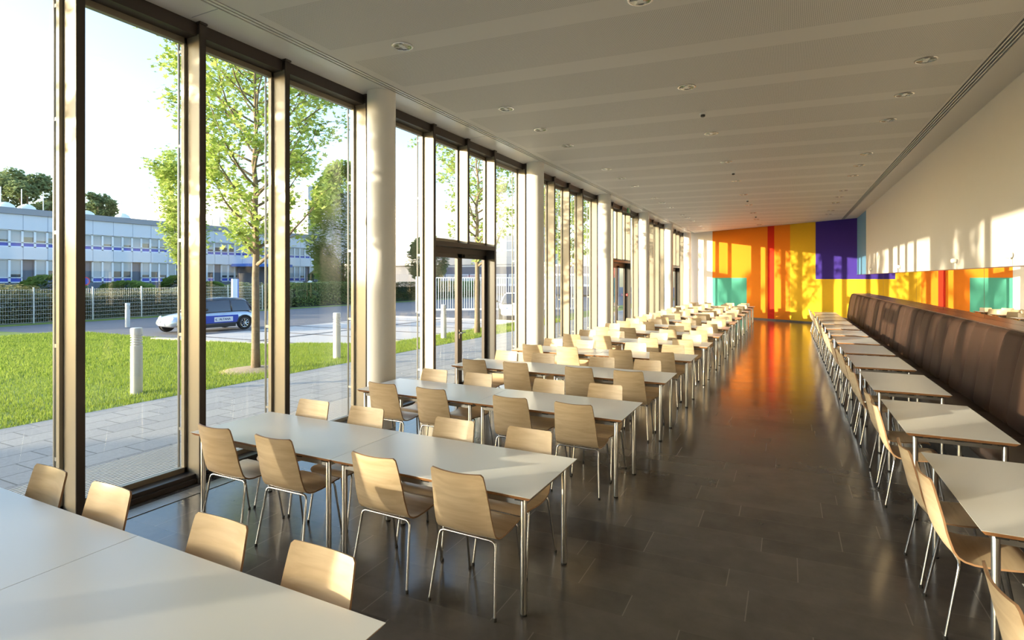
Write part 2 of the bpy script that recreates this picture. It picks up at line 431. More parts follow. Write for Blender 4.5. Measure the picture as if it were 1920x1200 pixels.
# doors
dn = 0
for gi in door_bays:
    y0, y1, y2 = mods[gi][0], mods[gi][1], mods[gi][2]
    dn += 1
    d = struct(empty('door_%d' % dn, (XG, (y0+y2)/2, 0)))
    T = Matrix.Translation(Vector((-XG, -(y0+y2)/2, 0)))
    MB().box(XG-.05, XM, y0, y2-.06, DH-.02, DH+.06).xform(T).build('transom', 'darkbronze', d, bevel=.004)
    MB().box(XG-.04, XG+.05, y0, y2-.06, DH-.12, DH-.02).xform(T).build('header_frame', 'darkbronze', d)
    MB().box(XG+.02, XM-.014, y2-.064, y2-.0605, 0, DH-.02).xform(T).build('side_panel', 'doorpanel', d)
    yl = [(y0+.01, y1-.03), (y1-.03, y2-.07)]
    for i, (ya, yb) in enumerate(yl):
        lf = MB()
        lf.box(XG-.02, XG+.045, ya, ya+.075, .02, DH-.12); lf.box(XG-.02, XG+.045, yb-.075, yb, .02, DH-.12)
        lf.box(XG-.02, XG+.045, ya, yb, .02, .12); lf.box(XG-.02, XG+.045, ya, yb, DH-.20, DH-.12)
        leaf = lf.xform(T).build('leaf', 'darkbronze' , d, bevel=.003)
        MB().box(XG+.003, XG+.015, ya+.07, yb-.07, .11, DH-.19).xform(T).build('leaf_glass', 'glass', leaf)
        if i == 0:
            h = MB().tube([(XG+.045, yb-.035, 1.04), (XG+.10, yb-.035, 1.04), (XG+.105, yb-.02, 1.04), (XG+.105, yb+.09, 1.04)], .009, 8)
            h.box(XG+.045, XG+.052, yb-.05, yb-.02, .93, 1.09)
            h.tube([(XG+.045, yb+.03, 1.02), (XG+.09, yb+.03, 1.02), (XG+.09, yb-.09, 1.02)], .009, 8)
            h.xform(T).build('door_handle', 'chrome', leaf, smooth=True, angle=.6)
        else:
            c_ = MB().box(XG+.045, XG+.09, ya+.1, ya+.42, DH-.185, DH-.13).box(XG+.09, XG+.10, ya+.25, ya+.6, DH-.15, DH-.135)
            c_.xform(T).build('door_closer', 'blackplastic', leaf)
# columns
for i, y in enumerate(cols_y):
    if i < 1: continue
    c_ = MB().lathe([(.192, 0), (.192, ZC)], 48).build('white_column', 'white_paint', smooth=True, angle=.6, loc=(-4.985, y, 0))
    if y < 2:
        tag(c_, 'round white column beside the windows left of the frame', 'column', 'round white columns along the windows')
    else:
        tag(c_, 'round white column in front of the windows, %s from the front' % ORD[i-2], 'column', 'round white columns along the windows')
# floor convector grille
gr = MB()
for k in range(9): gr.box(-5.145+.0195*k, -5.134+.0195*k, Y0+.1, 32.4, .001, .006)
g_ = gr.build('floor_grille', 'grille'); tag(g_, 'narrow metal floor grille running along the foot of the windows', 'floor grille')
gf = MB().box(-5.15, -4.975, Y0+.1, 32.4, .0002, .0012).build('grille_tray', 'void', g_)

# ------------------------------------------------------------------ chair
def rounded_shell():
    # side profile (y, z, halfwidth, curve)
    SH = lambda v: v if v < .05 else .05+(v-.05)*.90
    P = [(-.078,.868,.172,.022),(-.074,.855,.186,.024),(-.066,.82,.190,.026),(-.050,.74,.196,.030),(-.032,.66,.201,.032),(-.014,.58,.206,.030),
         (.010,.52,.209,.024),(.033,.48,.211,.016),(.062,.456,.212,.008),(.10,.445,.212,.0),(.15,.440,.212,-.004),(.24,.441,.212,-.006),(.33,.447,.211,-.005),
         (.41,.452,.208,-.002),(.455,.447,.200,.0),(.478,.436,.186,0),(.486,.425,.165,0)]
    P = [(SH(a), b, c_, d_) for a, b, c_, d_ in P]
    nx = 10; t = .011
    vs = []; n = len(P)
    def norm(i):
        a = P[max(0,i-1)]; b = P[min(n-1,i+1)]
        d = Vector((b[0]-a[0], b[1]-a[1])); d.normalize()
        return Vector((-d.y, d.x))   # points forward / up (sitter side)
    top = []; bot = []
    for i, (y, z, hw, cv) in enumerate(P):
        nn = norm(i)
        if nn.y < 0 and i > 6: nn = -nn
        if i <= 6 and nn.x < 0: nn = -nn
        for k in range(nx+1):
            s = -1 + 2*k/nx
            dy = cv*s*s
            yy, zz = (y + dy*1.0*abs(nn.x), z + dy*abs(nn.y))
            top.append((hw*s, yy + nn.x*t*.5, zz + nn.y*t*.5))
            bot.append((hw*s, yy - nn.x*t*.5, zz - nn.y*t*.5))
    m = MB(); W = nx+1
    m.v = top + bot; o = len(top)
    for i in range(n-1):
        for k in range(nx):
            a = i*W+k
            m.f.append((a, a+W, a+W+1, a+1)); m.m.append(0)
            m.f.append((o+a, o+a+1, o+a+W+1, o+a+W)); m.m.append(0)
    for i in range(n-1):
        a = i*W; m.f.append((a, o+a, o+a+W, a+W)); m.m.append(1)
        a = i*W+nx; m.f.append((a, a+W, o+a+W, o+a)); m.m.append(1)
    for k in range(nx):
        m.f.append((k, k+1, o+k+1, o+k)); m.m.append(1)
        a = (n-1)*W+k; m.f.append((a, o+a, o+a+1, a+1)); m.m.append(1)
    return m
def make_chair():
    r = empty('plywood_chair')
    sh = rounded_shell().build('seat_shell', ['wood', 'plyedge'], r, smooth=True, angle=.9)
    R = .0085
    for sx in (-1, 1):
        # rear leg bends into the crossbar under the backrest
        lg = MB().tube([(.150*sx,.075,.432),(.178*sx,.075,.431),(.197*sx,.072,.422),(.205*sx,.068,.403),(.214*sx,.047,.28),(.236*sx,.0,.012)], R, 10)
        o = lg.build('leg', 'chrome', r, smooth=True, angle=.8)
        MB().lathe([(.010,0),(.011,.004),(.010,.022)], 10, (.237*sx,0,0)).build('foot_cap', 'rubber', o)
        lg = MB().tube([(.150*sx,.355,.436),(.172*sx,.360,.435),(.188*sx,.365,.426),(.195*sx,.37,.405),(.200*sx,.395,.25),(.208*sx,.438,.012)], R, 10)
        o = lg.build('leg', 'chrome', r, smooth=True, angle=.8)
        MB().lathe([(.010,0),(.011,.004),(.010,.022)], 10, (.208*sx,.440,0)).build('foot_cap', 'rubber', o)
    MB().tube([(-.155,.075,.432),(.155,.075,.432)], R, 10).build('rear_crossbar', 'chrome', r, smooth=True, angle=.8)
    MB().tube([(-.155,.355,.436),(.155,.355,.436)], R, 10).build('front_crossbar', 'chrome', r, smooth=True, angle=.8)
    for sx in (-1, 1): MB().tube([(.13*sx,.075,.431),(.13*sx,.35,.433)], R*.9, 8).build('seat_rail', 'chrome', r, smooth=True, angle=.8)
    return r
chair0 = make_chair(); chair_used = [False]
def place_chair(x, y, rz, label, group):
    o = chair0 if not chair_used[0] else copy_tree(chair0)
    chair_used[0] = True
    o.location = (x, y, 0); o.rotation_euler = (0, 0, rz)
    return tag(o, label, 'chair', group)

# ------------------------------------------------------------------ tables
def make_table(lx, ly):
    r = empty('dining_table')
    hx, hy = lx/2, ly/2
    t = MB(); b = .006
    t.cm = 0; t.box(-hx, hx, -hy, hy, .7385, .741)
    t.cm = 1
    i_ = .022
    t.add([(-hx,-hy,.7385),(hx,-hy,.7385),(hx,hy,.7385),(-hx,hy,.7385),(-hx+i_,-hy+i_,.714),(hx-i_,-hy+i_,.714),(hx-i_,hy-i_,.714),(-hx+i_,hy-i_,.714)],
          [(4,7,6,5),(0,4,5,1),(1,5,6,2),(2,6,7,3),(3,7,4,0)])
    t.build('tabletop', ['laminate', 'tabledge'], r)
    ix, iy = hx-.075, hy-.065
    fr = MB()
    for s in (-1, 1):
        fr.box(-ix, ix, iy*s-.012, iy*s+.012, .668, .698); fr.box(ix*s-.012, ix*s+.012, -iy, iy, .668, .698)
    bk = fr; bk.cm = 1
    for sx in (-.6, 0, .6):
        for sy in (-1, 1): bk.box(ix*sx-.03, ix*sx+.03, iy*sy-.02, iy*sy+.02, .697, .715)
    for sy in (-.5, .5):
        for sx in (-1, 1): bk.box(ix*sx-.02, ix*sx+.02, iy*sy-.03, iy*sy+.03, .697, .715)
    for sx in (-1, 1):
        for sy in (-1, 1): bk.box(ix*sx-.028-.02*sx, ix*sx+.028-.02*sx, iy*sy-.025, iy*sy+.025, .697, .715)
    bk.build('frame', ['steel', 'blackplastic'], r)
    for sx in (-1, 1):
        for sy in (-1, 1):
            o = MB().lathe([(.0195,.012),(.0195,.700),(.017,.704)], 16, (ix*sx, iy*sy, 0)).build('leg', 'steel', r, smooth=True, angle=.6)
            MB().lathe([(.017,0),(.021,.003),(.021,.014)], 14, (ix*sx, iy*sy, 0)).build('foot_cap', 'rubber', o)
    return r
tabA = make_table(1.566, .80); tabB = make_table(.735, 1.43)
uA = [0]; uB = [0]
G1 = 'long white tables in rows by the windows'; G2 = 'plywood chairs at the table rows by the windows'
G3 = 'small white tables along the brown bench'; G4 = 'plywood chairs on the aisle side of the bench tables'
CXN = [-4.02, -3.37, -2.44, -1.78]
seatname = ['nearest the windows', 'second from the windows', 'second from the aisle', 'nearest the aisle']
for row in range(14):
    yb = 1.70 + 2.0*row if row else 1.68
    yb = 1.64 if row == 0 else 3.74 + 2.0*(row-1)
    yc = yb - .40
    for j, x in enumerate((-3.70, -2.13)):
        o = tabA if not uA[0] else copy_tree(tabA); uA[0] = 1
        o.location = (x, yc, 0)
        tag(o, 'white topped table, %s half of the %s table row from the front' % (('window', 'aisle')[j], ORD[row]), 'table', G1)
    for j, x in enumerate(CXN):
        jit = random.uniform(-.008, .008); ja = random.uniform(-.02, .02)
        if row > 0:
            place_chair(x+jit, yb-.80-.055+random.uniform(-.008,.004), ja, 'pale plywood chair on the near side of the %s table row, %s' % (ORD[row], seatname[j]), G2)
        place_chair(x-jit, yb+.062+random.uniform(-.004,.008), PI+ja, 'pale plywood chair on the far side of the %s table row, %s' % (ORD[row], seatname[j]), G2)
backs = [3.05, 5.03, 7.04, 9.03, 10.90, 12.60, 14.30, 16.0, 17.75, 19.45, 21.1, 22.65, 24.2]
for k, yb in enumerate(backs):
    o = tabB if not uB[0] else copy_tree(tabB); uB[0] = 1
    o.location = (1.253, yb-.715, 0)
    tag(o, 'small white table beside the brown bench, %s from the front' % ORD[k], 'table', G3)
    for q, dy in enumerate((.34, .93)):
        place_chair(.785+random.uniform(-.01,.01), yb-dy+random.uniform(-.012,.012), -PI/2+random.uniform(-.02,.02),
                    'pale plywood chair, %s of the pair at the %s bench table from the front' % (('farther','nearer')[q], ORD[k]), G4)

# ------------------------------------------------------------------ bench
bn = empty('upholstered_bench', (2.2, 12, 0)); tag(bn, 'long brown leather bench with upright channelled back along the right wall', 'bench')
T = Matrix.Translation(Vector((-2.2, -12, 0)))
YB0, YB1 = -1.2, 25.7
def chan(m, y0, y1, prof, nseg=8, bulge=.028):
    # prof : (x, z) along the height; outward is -x
    vs = []; W = nseg+1
    for i, (x, z) in enumerate(prof):
        for k in range(W):
            s = k/nseg; e = 1-(2*s-1)**8
            ez = 1 if 0 < i < len(prof)-1 else .3
            vs.append((x - bulge*e*ez, y0+(y1-y0)*s, z))
    fs = []
    for i in range(len(prof)-1):
        for k in range(nseg):
            a = i*W+k; fs.append((a, a+1, a+W+1, a+W))
    m.add(vs, fs)
m = MB()
nch = int(round((YB1-YB0)/.6)); cw = (YB1-YB0)/nch
prof = [(2.14,.42),(2.14,.50),(2.155,.62),(2.185,.85),(2.22,1.08),(2.26,1.28),(2.285,1.37),(2.31,1.412),(2.35,1.43)]
for i in range(nch): chan(m, YB0+i*cw, YB0+(i+1)*cw, prof, 16, .034 if i % 2 else .042)
m.add([(2.12,YB1,.42),(2.14,YB1,.50),(2.285,YB1,1.37),(2.35,YB1,1.43),(2.5,YB1,1.43),(2.5,YB1,.42)], [(0,1,2,3,4,5)])
m.xform(T).build('backrest', 'leather', bn, smooth=True, angle=1.0)
MB().box(2.335, 2.605, YB0, YB1+.02, 1.42, 1.442).xform(T).build('top_ledge', 'ledge', bn, bevel=.006)
sp_ = [(1.66,.30),(1.64,.33),(1.64,.41),(1.66,.445),(1.72,.46),(1.95,.455),(2.12,.45),(2.16,.44)]
m = MB()
for i in range(nch//2):
    y0 = YB0+i*cw*2; y1 = y0+cw*2
    vs = []
    for (x, z) in sp_:
        for k, (yy, d) in enumerate(((y0,.006),(y0+.015,0),(y1-.015,0),(y1,.006))): vs.append((x+d, yy, z-d))
    fs = []
    for a in range(len(sp_)-1):
        for k in range(3): i0 = a*4+k; fs.append((i0, i0+4, i0+5, i0+1))
    m.add(vs, fs)
m.add([(x, YB1, z) for x, z in sp_]+[(2.16,YB1,.30)], [tuple(range(len(sp_)+1))])
m.xform(T).build('seat', 'seatleather', bn, smooth=True, angle=.8)
MB().box(1.80, 2.60, YB0, YB1-.01, 0, .31).xform(T).build('plinth', 'base', bn)
# small white knobs over the mirror
for i, (y, nm) in enumerate(((9.23,'nearest'),(11.84,'second'),(17.17,'third'),(22.4,'farthest'))):
    k_ = empty('wall_knob', (XR-.028, y, 2.30)); tag(k_, 'small round white knob on a stem at the mirror top edge, %s of four' % nm, 'wall fitting', 'white knobs above the mirror')
    MB().lathe([(.0,-.045),(.03,-.04),(.042,-.015),(.042,.015),(.03,.04),(0,.045)], 16).xform(Matrix.Translation((-.05,0,.03)) @ Matrix.Rotation(PI/2, 4, 'Y')).build('knob', 'whiteplastic', k_, smooth=True)
    MB().tube([(-.03,0,-.105),(-.03,0,.03)], .005, 6).build('stem', 'whiteplastic', k_)

# ------------------------------------------------------------------ ceiling fittings
def make_down():
    r = empty('ceiling_downlight')
    MB().lathe([(.118,0),(.118,-.006),(.108,-.010),(.098,-.008),(.096,0)], 28).build('trim_ring', 'chrome', r, smooth=True, angle=.7)
    MB().lathe([(.097,-.007),(.085,-.0045),(.06,-.003),(.03,-.002),(0,-.0015)], 28).build('reflector', 'mirrorish', r, smooth=True)
    MB().box(-.095,.095,-.004,.004,-.0075,-.002).box(-.022,.022,-.06,.06,-.0085,-.002).build('lamp', 'whiteplastic', r)
    return r
MT['mirrorish'] = simple('downlight_reflector', (.55, .56, .52), .12, 1., bump=.3, bscale=60)
dl = make_down(); ud = [0]
rowsL = []
for base in range(-2, 6):
    for q in range(3): rowsL.append(2.26+5.18*base + q*1.28)
def sk(x): return .09*(x+3.78)
ca = 0
def down(x, y, label):
    o = dl if not ud[0] else copy_tree(dl); ud[0] = 1
    o.location = (x, y, ZC); o.rotation_euler = (0,0,.09)
    tag(o, label, 'ceiling light', 'recessed ceiling lights')
lefts = [3.58, 4.87, 7.36, 8.65, 9.93, 12.47, 13.77, 15.12, 17.61, 18.84, 20.24, 22.8, 24.0, 25.4, 28.0, 29.2]
rights = [7.89, 9.24, 10.62, 13.29, 14.58, 15.96, 18.54, 19.93, 21.44, 23.8, 25.1]
mids = [5.02, 7.59, 10.21, 12.84, 15.47, 18.1, 20.7, 23.3, 25.9, 28.5]
for i, y in enumerate(lefts): down(-3.77, y, 'round recessed ceiling light in the line nearest the windows, %s' % (ORD[i] + ' from the front'))
for i, y in enumerate(mids): down(-1.20, y, 'round recessed ceiling light in the middle line, %s from the front' % ORD[i])
for i, y in enumerate(rights): down(1.44, y, 'round recessed ceiling light in the line nearest the bench, %s from the front' % ORD[i])
for i, y in enumerate((8.93, 14.25, 19.5, 24.7)):
    s_ = empty('smoke_detector', (-1.17, y, ZC)); tag(s_, 'small round smoke detector in the middle of the ceiling, %s from the front' % ORD[i], 'smoke detector', 'smoke detectors')
    MB().lathe([(.05,0),(.05,-.012),(.042,-.02)], 20).build('base', 'whiteplastic', s_, smooth=True, angle=.6)
    MB().lathe([(.032,-.02),(.034,-.045),(.022,-.055)], 20).build('sensor_head', 'doorpanel', s_, smooth=True, angle=.6)
# exit sign by the second door
ex = empty('exit_sign', (-5.02, 19.3, 4.50)); tag(ex, 'green exit sign hung below the ceiling by the windows', 'sign')
MB().box(-.015,.015,-.16,.16,-.16,.0).build('sign_box', 'green_sign', ex)
pc = MB().box(.0155,.017,.03,.12,-.14,-.02)
pc.box(.0155,.017,-.10,-.06,-.045,-.02).box(.0155,.017,-.10,-.055,-.09,-.05).box(.0155,.017,-.13,-.10,-.075,-.06).box(.0155,.017,-.11,-.09,-.14,-.09).box(.0155,.017,-.065,-.05,-.13,-.09)
pc.box(-.017+.0,-.0155,-.10,.10,-.14,-.02)
pc.box(-.12,.12,-.0,.0,0,0)
pc = MB(); 
for (a,b_,c_,d_) in ((.03,.12,-.14,-.02),(-.10,-.06,-.045,-.02),(-.10,-.055,-.09,-.05),(-.13,-.10,-.075,-.06),(-.11,-.09,-.14,-.09),(-.065,-.05,-.13,-.09)):
    pc.box(.0152,.0165,a,b_,c_,d_)
pc.build('pictogram', 'whiteplastic', ex)
MB().tube([(0,0,0),(0,0,.07)], .006, 8).build('hanger', 'whiteplastic', ex)
# fire alarm call point
fa = empty('fire_alarm_button', (-5.34, 20.22, 1.42)); tag(fa, 'small red fire alarm call point on the dark panel beside the door', 'alarm button')
MB().box(-.045,.045,-.035,.0,-.045,.045).build('housing', 'red_plastic', fa, bevel=.004)
MB().box(-.02,.02,-.038,-.035,-.02,.02).build('glass_window', 'whiteplastic', fa)
# round white fitting on last column
cf = MB().lathe([(.09,0),(.09,.03),(.07,.045),(0,.05)], 24).xform(Matrix.Rotation(PI/2, 4, 'X')).build('column_speaker', 'whiteplastic', smooth=True, angle=.6, loc=(-4.93, 31.66, 2.60))
tag(cf, 'round white fitting mounted on the farthest column', 'speaker')

# ------------------------------------------------------------------ outside : ground
GZ = -.2
struct(MB().box(-6.75, XG-.06, -12, 60, -.3, -.05).build('ground_strip', 'void'))
og = MB()
for k in range(24): og.box(-6.72+.0505*k, -6.694+.0505*k, -10, 34, -.03, -.005)
for k in range(18): og.box(-6.72, -5.57, -9.5+2.45*k, -9.47+2.45*k, -.03, -.006)
o = og.build('outdoor_grating', 'grating'); tag(o, 'metal grating strip outside along the foot of the windows', 'grating')
struct(MB().prism([(-9.55,-14),(-6.75,-14),(-6.75,60),(-9.45,60)], -.3, -.01).build('ground_paving', 'paving'))
# lawn, sloping a little down to the parking
gm = MB(); gn = []
def gz(x): return -.02 - .18*min(1, max(0, (-9.5-x)/9.))
lawn = [(-9.5,-14),(-14,-14),(-20,-14),(-30.2,-14),(-30.2,11.2),(-22.2,12.3),(-20,12.2),(-14.5,13.0),(-12.0,13.8),(-11.6,60),(-9.5,60)]
xs = [-9.5,-11.6,-13,-16,-18.5,-22,-26,-30.2]
def ymax(x):
    if x >= -11.6: return 60
    return {-13:13.45,-16:12.8,-18.5:12.45,-22:12.3,-26:11.7,-30.2:11.1}.get(x, 12)
rings = []
vs = []; fs = []
for x in xs:
    vs += [(x,-14,gz(x)), (x, min(ymax(x),14.0), gz(x))]
for i in range(len(xs)-1): fs.append((2*i+1, 2*i, 2*i+2, 2*i+3))
gm.add(vs, fs); gm.quad((-9.5,14,gz(-9.5)),(-9.5,60,gz(-9.5)),(-11.6,60,gz(-11.6)),(-11.6,14,gz(-11.6)))
struct(gm.build('ground_lawn', 'lawn'))
struct(MB().box(-60, -9.3, -40, 140, -.5, GZ-.02).build('ground_asphalt', 'asphalt'))
pk = MB().prism([(-20.6,12.5),(-11.65,13.6),(-11.65,25.5),(-20.6,25.5)], GZ-.05, GZ-.005)
struct(pk.build('ground_parking', 'gravel'))
ln = MB()
for k in range(6): ln.prism([(-20.6,13.6+2.5*k),(-11.7,13.6+2.5*k),(-11.7,13.75+2.5*k),(-20.6,13.75+2.5*k)], GZ-.01, GZ+.002)
ln.box(-17.1,-16.9,13.2,25.5,GZ-.01,GZ+.002)
tag(ln.build('paver_line', 'darkline'), 'dark paver lines dividing the gravel parking bays', 'parking marking')
kb = MB().prism([(-20.8,12.15),(-14.4,12.95),(-11.8,13.65),(-11.8,13.9),(-14.4,13.2),(-20.8,12.4)], GZ-.05, GZ+.06)
kb.prism([(-22.6,25.5),(-9.7,25.5),(-9.7,25.75),(-22.6,25.75)], GZ-.05, GZ+.06)
tag(kb.build('kerb', 'kerb'), 'pale sandy kerb along the edge of the lawn and parking', 'kerb')
# thin green verge by the fence
struct(MB().box(-33.5, -32.6, -10, 60, GZ-.03, GZ+.01).build('ground_verge', 'lawn'))
# grass blades
rng = np.random.default_rng(3)
def blades(n, x0, x1, y0, y1, h, w, keep):
    X = rng.uniform(x0, x1, n); Y = rng.uniform(y0, y1, n)
    k = keep(X, Y); X = X[k]; Y = Y[k]; n = len(X)
    Z = -.02 - .18*np.clip((-9.5-X)/9., 0, 1)
    a = rng.uniform(0, 2*PI, n); H = h*rng.uniform(.5, 1.3, n); lx = rng.normal(0, .35, n)*H; ly = rng.normal(0, .35, n)*H
    dx = np.cos(a)*w; dy = np.sin(a)*w
    V = np.empty((n,3,3)); V[:,0] = np.stack([X-dx,Y-dy,Z-.01],1); V[:,1] = np.stack([X+dx,Y+dy,Z-.01],1); V[:,2] = np.stack([X+lx,Y+ly,Z+H],1)
    return V.reshape(-1,3)
V = np.concatenate([blades(70000, -14.5, -9.52, 1.5, 14, .055, .008, lambda X,Y: Y < 13.9+(X+12)*.25),
                    blades(60000, -27, -14.5, 4, 12.6, .07, .014, lambda X,Y: Y < 12.6),
                    blades(16000, -11.6, -9.52, 14, 26, .06, .010, lambda X,Y: Y < 99)])
me = bpy.data.meshes.new('lawn_grass'); n3 = len(V)
me.vertices.add(n3); me.vertices.foreach_set('co', V.ravel()); me.loops.add(n3); me.loops.foreach_set('vertex_index', np.arange(n3))
me.polygons.add(n3//3); me.polygons.foreach_set('loop_start', np.arange(0, n3, 3)); me.polygons.foreach_set('loop_total', np.full(n3//3, 3)); me.update()
me.materials.append(MT['blade'])
o = bpy.data.objects.new('lawn_grass', me); C.objects.link(o); tag(o, 'short sunlit green grass of the lawn outside the windows', 'grass', kind='stuff')

# ------------------------------------------------------------------ foliage
def leaves_mesh(P, size, seed, star=True):
    """P : n x 3 points -> leaf polygons"""
    r = np.random.default_rng(seed); n = len(P)
    if star:
        ang = np.array([0, .45, .9, 1.5, 2.1, PI, -2.1, -1.5, -.9, -.45]); rad = np.array([1, .5, .95, .45, .8, .25, .8, .45, .95, .5])
    else:
        ang = np.array([0, 1.2, PI, -1.2]); rad = np.array([1, .55, 1, .55])
    k = len(ang)
    base = np.stack([rad*np.cos(ang), rad*np.sin(ang), np.zeros(k)], 1)
    base[:,2] = .25*np.abs(base[:,1])
    th = r.uniform(0, 2*PI, n); ph = r.uniform(-1.1, 1.1, n); ps = r.uniform(0, 2*PI, n); sz = size*r.uniform(.6, 1.25, n)
    def rot(ax, a):
        c, s = np.cos(a), np.sin(a); M = np.zeros((n,3,3)); i, j = [(1,2),(2,0),(0,1)][ax]
        M[:,ax,ax] = 1; M[:,i,i] = c; M[:,j,j] = c; M[:,i,j] = -s; M[:,j,i] = s; return M
    M = rot(2, th) @ rot(0, ph) @ rot(2, ps)
    V = np.einsum('nij,kj->nki', M, base)*sz[:,None,None] + P[:,None,:]
    return V.reshape(-1,3), k
def mesh_from(V, k, name, mat, parent=None, loc=None):
    me = bpy.data.meshes.new(name); nv = len(V)
    me.vertices.add(nv); me.vertices.foreach_set('co', V.ravel()); me.loops.add(nv); me.loops.foreach_set('vertex_index', np.arange(nv))
    me.polygons.add(nv//k); me.polygons.foreach_set('loop_start', np.arange(0, nv, k)); me.polygons.foreach_set('loop_total', np.full(nv//k, k)); me.update()
    me.materials.append(MT[mat]); o = bpy.data.objects.new(name, me); C.objects.link(o); o.parent = parent
    if loc: o.location = loc
    return o
def tree(name, x, y, z, H, R, th, seed, mat, label, group=None, lsize=.085, nb=26, per=26, tr=.11, up=1.0, spread=.18, taper=None):
    """young street tree : clear stem, ascending branches, clusters of leaves"""
    rnd = random.Random(seed)
    root = empty(name, (x, y, z)); tag(root, label, 'tree', group)
    m = MB(); pts = []
    lead = [Vector((0,0,-.05))]; rr = [tr*1.15]
    nseg = 14
    for i in range(1, nseg+1):
        t = i/nseg
        lead.append(Vector((rnd.uniform(-.012,.012)*max(0,min(i-3,6))*.6, rnd.uniform(-.012,.012)*max(0,min(i-3,6))*.6, H*.97*t))); rr.append(tr*(1-t)**.8*.9+.012)
    m.tube(lead, rr, 10)
    def lp(h):
        t = max(0, min(.999, h/(H*.97)))*nseg; i = int(t); return lead[i].lerp(lead[i+1], t-i)
    for b in range(nb):
        t = b/(nb-1); h = th + (H*.93-th)*t**.95
        az = b*2.399+rnd.uniform(-.4,.4)
        f = taper(t) if taper else (math.sin(PI*min(1, .28+.72*(1-t)))**.6 if t > .0 else 1)
        ln = R*max(.18, f)*rnd.uniform(.8, 1.12)
        p = lp(h); d = Vector((math.cos(az), math.sin(az), .35*up)); d.normalize()
        bp = [p.copy()]; n = 7; r0 = tr*.38*(1-t)*1.0+.012; br = [r0]
        for i in range(1, n+1):
            d = d + Vector((rnd.uniform(-.18,.18), rnd.uniform(-.18,.18), .16*up)); d.normalize()
            bp.append(bp[-1] + d*ln*1.25/n); br.append(r0*(1-i/n)*.85+.005)
        m.tube(bp, br, 6)
        ns = max(2, int(ln*3.2))
        tips = [(bp[-1], d, .5)]
        for s_ in range(ns):
            i = rnd.randint(2, n); q = bp[i]; sd = Vector((math.cos(az+rnd.uniform(-1.4,1.4)), math.sin(az+rnd.uniform(-1.4,1.4)), rnd.uniform(.1,1.0))); sd.normalize()
            sl = ln*rnd.uniform(.22,.45); e = q + sd*sl
            mid = q.lerp(e, .5) + Vector((rnd.uniform(-.05,.05), rnd.uniform(-.05,.05), .04))
            m.tube([q, mid, e], [.009, .007, .004], 4)
            tips.append((e, sd, sl)); 
            for _ in range(int(per*.5)): pts.append(q.lerp(e, rnd.uniform(.3,1)) + Vector([rnd.gauss(0, spread*.45) for _ in range(3)]))
        for e, sd, sl in tips:
            for _ in range(per): pts.append(e + Vector([rnd.gauss(0, spread*.8) for _ in range(3)]))
        for i in range(2, n+1):
            for _ in range(int(per*.45)): pts.append(bp[i] + Vector([rnd.gauss(0, spread*.6) for _ in range(3)]))
    m.build('trunk', 'bark', root, smooth=True)
    V, k = leaves_mesh(np.array([tuple(p) for p in pts]), lsize, seed)
    mesh_from(V, k, 'foliage', mat, root)
    return root
GT = 'young trees along the paved path'
tree('young_tree', -10.8, 8.62, -.03, 7.5, 2.15, 2.35, 5, 'leaf', 'young leafy tree on the lawn behind the silver and blue car side windows', GT, lsize=.082, nb=42, per=26, spread=.16, tr=.092)['label'] = 'young spring tree on the lawn nearest the camera, right of the parked car'
tree('young_tree', -10.8, -1.0, -.03, 7.4, 1.9, 2.5, 9, 'leaf', 'young tree on the lawn beyond the left edge of the photo', GT, lsize=.10, nb=30, per=30, spread=.17)
tree('young_tree', -10.5, 18.1, -.03, 7.6, 1.9, 2.5, 21, 'leaf', 'young tree outside seen through the double glass door', GT, lsize=.09, nb=32, per=19, spread=.17)
tree('young_tree', -10.9, 28.4, -.03, 7.4, 1.9, 2.5, 33, 'leaf', 'young tree outside beyond the third column', GT, lsize=.11, nb=28, per=24, spread=.18)
tree('street_tree', -29.9, 19.1, GZ, 8.2, 1.7, 2.6, 12, 'leaf', 'slender bright green tree behind the parked silver car, by the wire fence', None, lsize=.13, nb=34, per=26, spread=.24, up=1.4)
tree('street_tree', -32, 1.4, GZ, 7.6, 1.3, 3.6, 44, 'leaf', 'unseen street tree added by the wire fence to shade the end wall', None, lsize=.13, nb=24, per=16, spread=.2)  # out-of-view tree, added so its shade falls on the teal wall field
# soil patch at the tree foot
sp2 = MB().lathe([(.75,0),(.55,.03),(.3,.06),(0,.07)], 20, (-10.8,8.62,-.05)); tag(sp2.build('soil_patch', 'soil', smooth=True), 'bare sandy soil ring around the nearest tree trunk', 'soil')

def blob(name, x, y, z, rx, ry, rz, n, size, mat, label, cat, seed, group=None, trunk=None, power=2., top=1.):
    r = np.random.default_rng(seed)
    root = empty(name, (x, y, z)); tag(root, label, cat, group)
    th = r.uniform(0, 2*PI, n); u = r.uniform(-1, 1, n); q = r.uniform(.55, 1.0, n)**.5
    lump = 1 + .16*np.sin(th*3+seed)*np.cos(u*5+seed) + .10*np.sin(th*7+u*9)
    s = np.sqrt(1-u*u)
    if top != 1.: s = s*np.where(u > 0, (1-u)**top, 1)
    P = np.stack([rx*s*np.cos(th)*q*lump, ry*s*np.sin(th)*q*lump, rz*(u*q+ (1 if trunk is None else 0))*1.0], 1)
    if trunk: P[:,2] += trunk + rz
    P[:,2] = np.maximum(P[:,2], .05)
    V, k = leaves_mesh(P, size, seed, star=False)
    mesh_from(V, k, 'foliage', mat, root)
    t = MB().tube([(0,0,-.1),(.05,0,(trunk or 0)+rz*.7)], [max(.04, rx*.06), .02], 8)
    t.build('stem' if not trunk else 'trunk', 'bark', root, smooth=True)
    return root
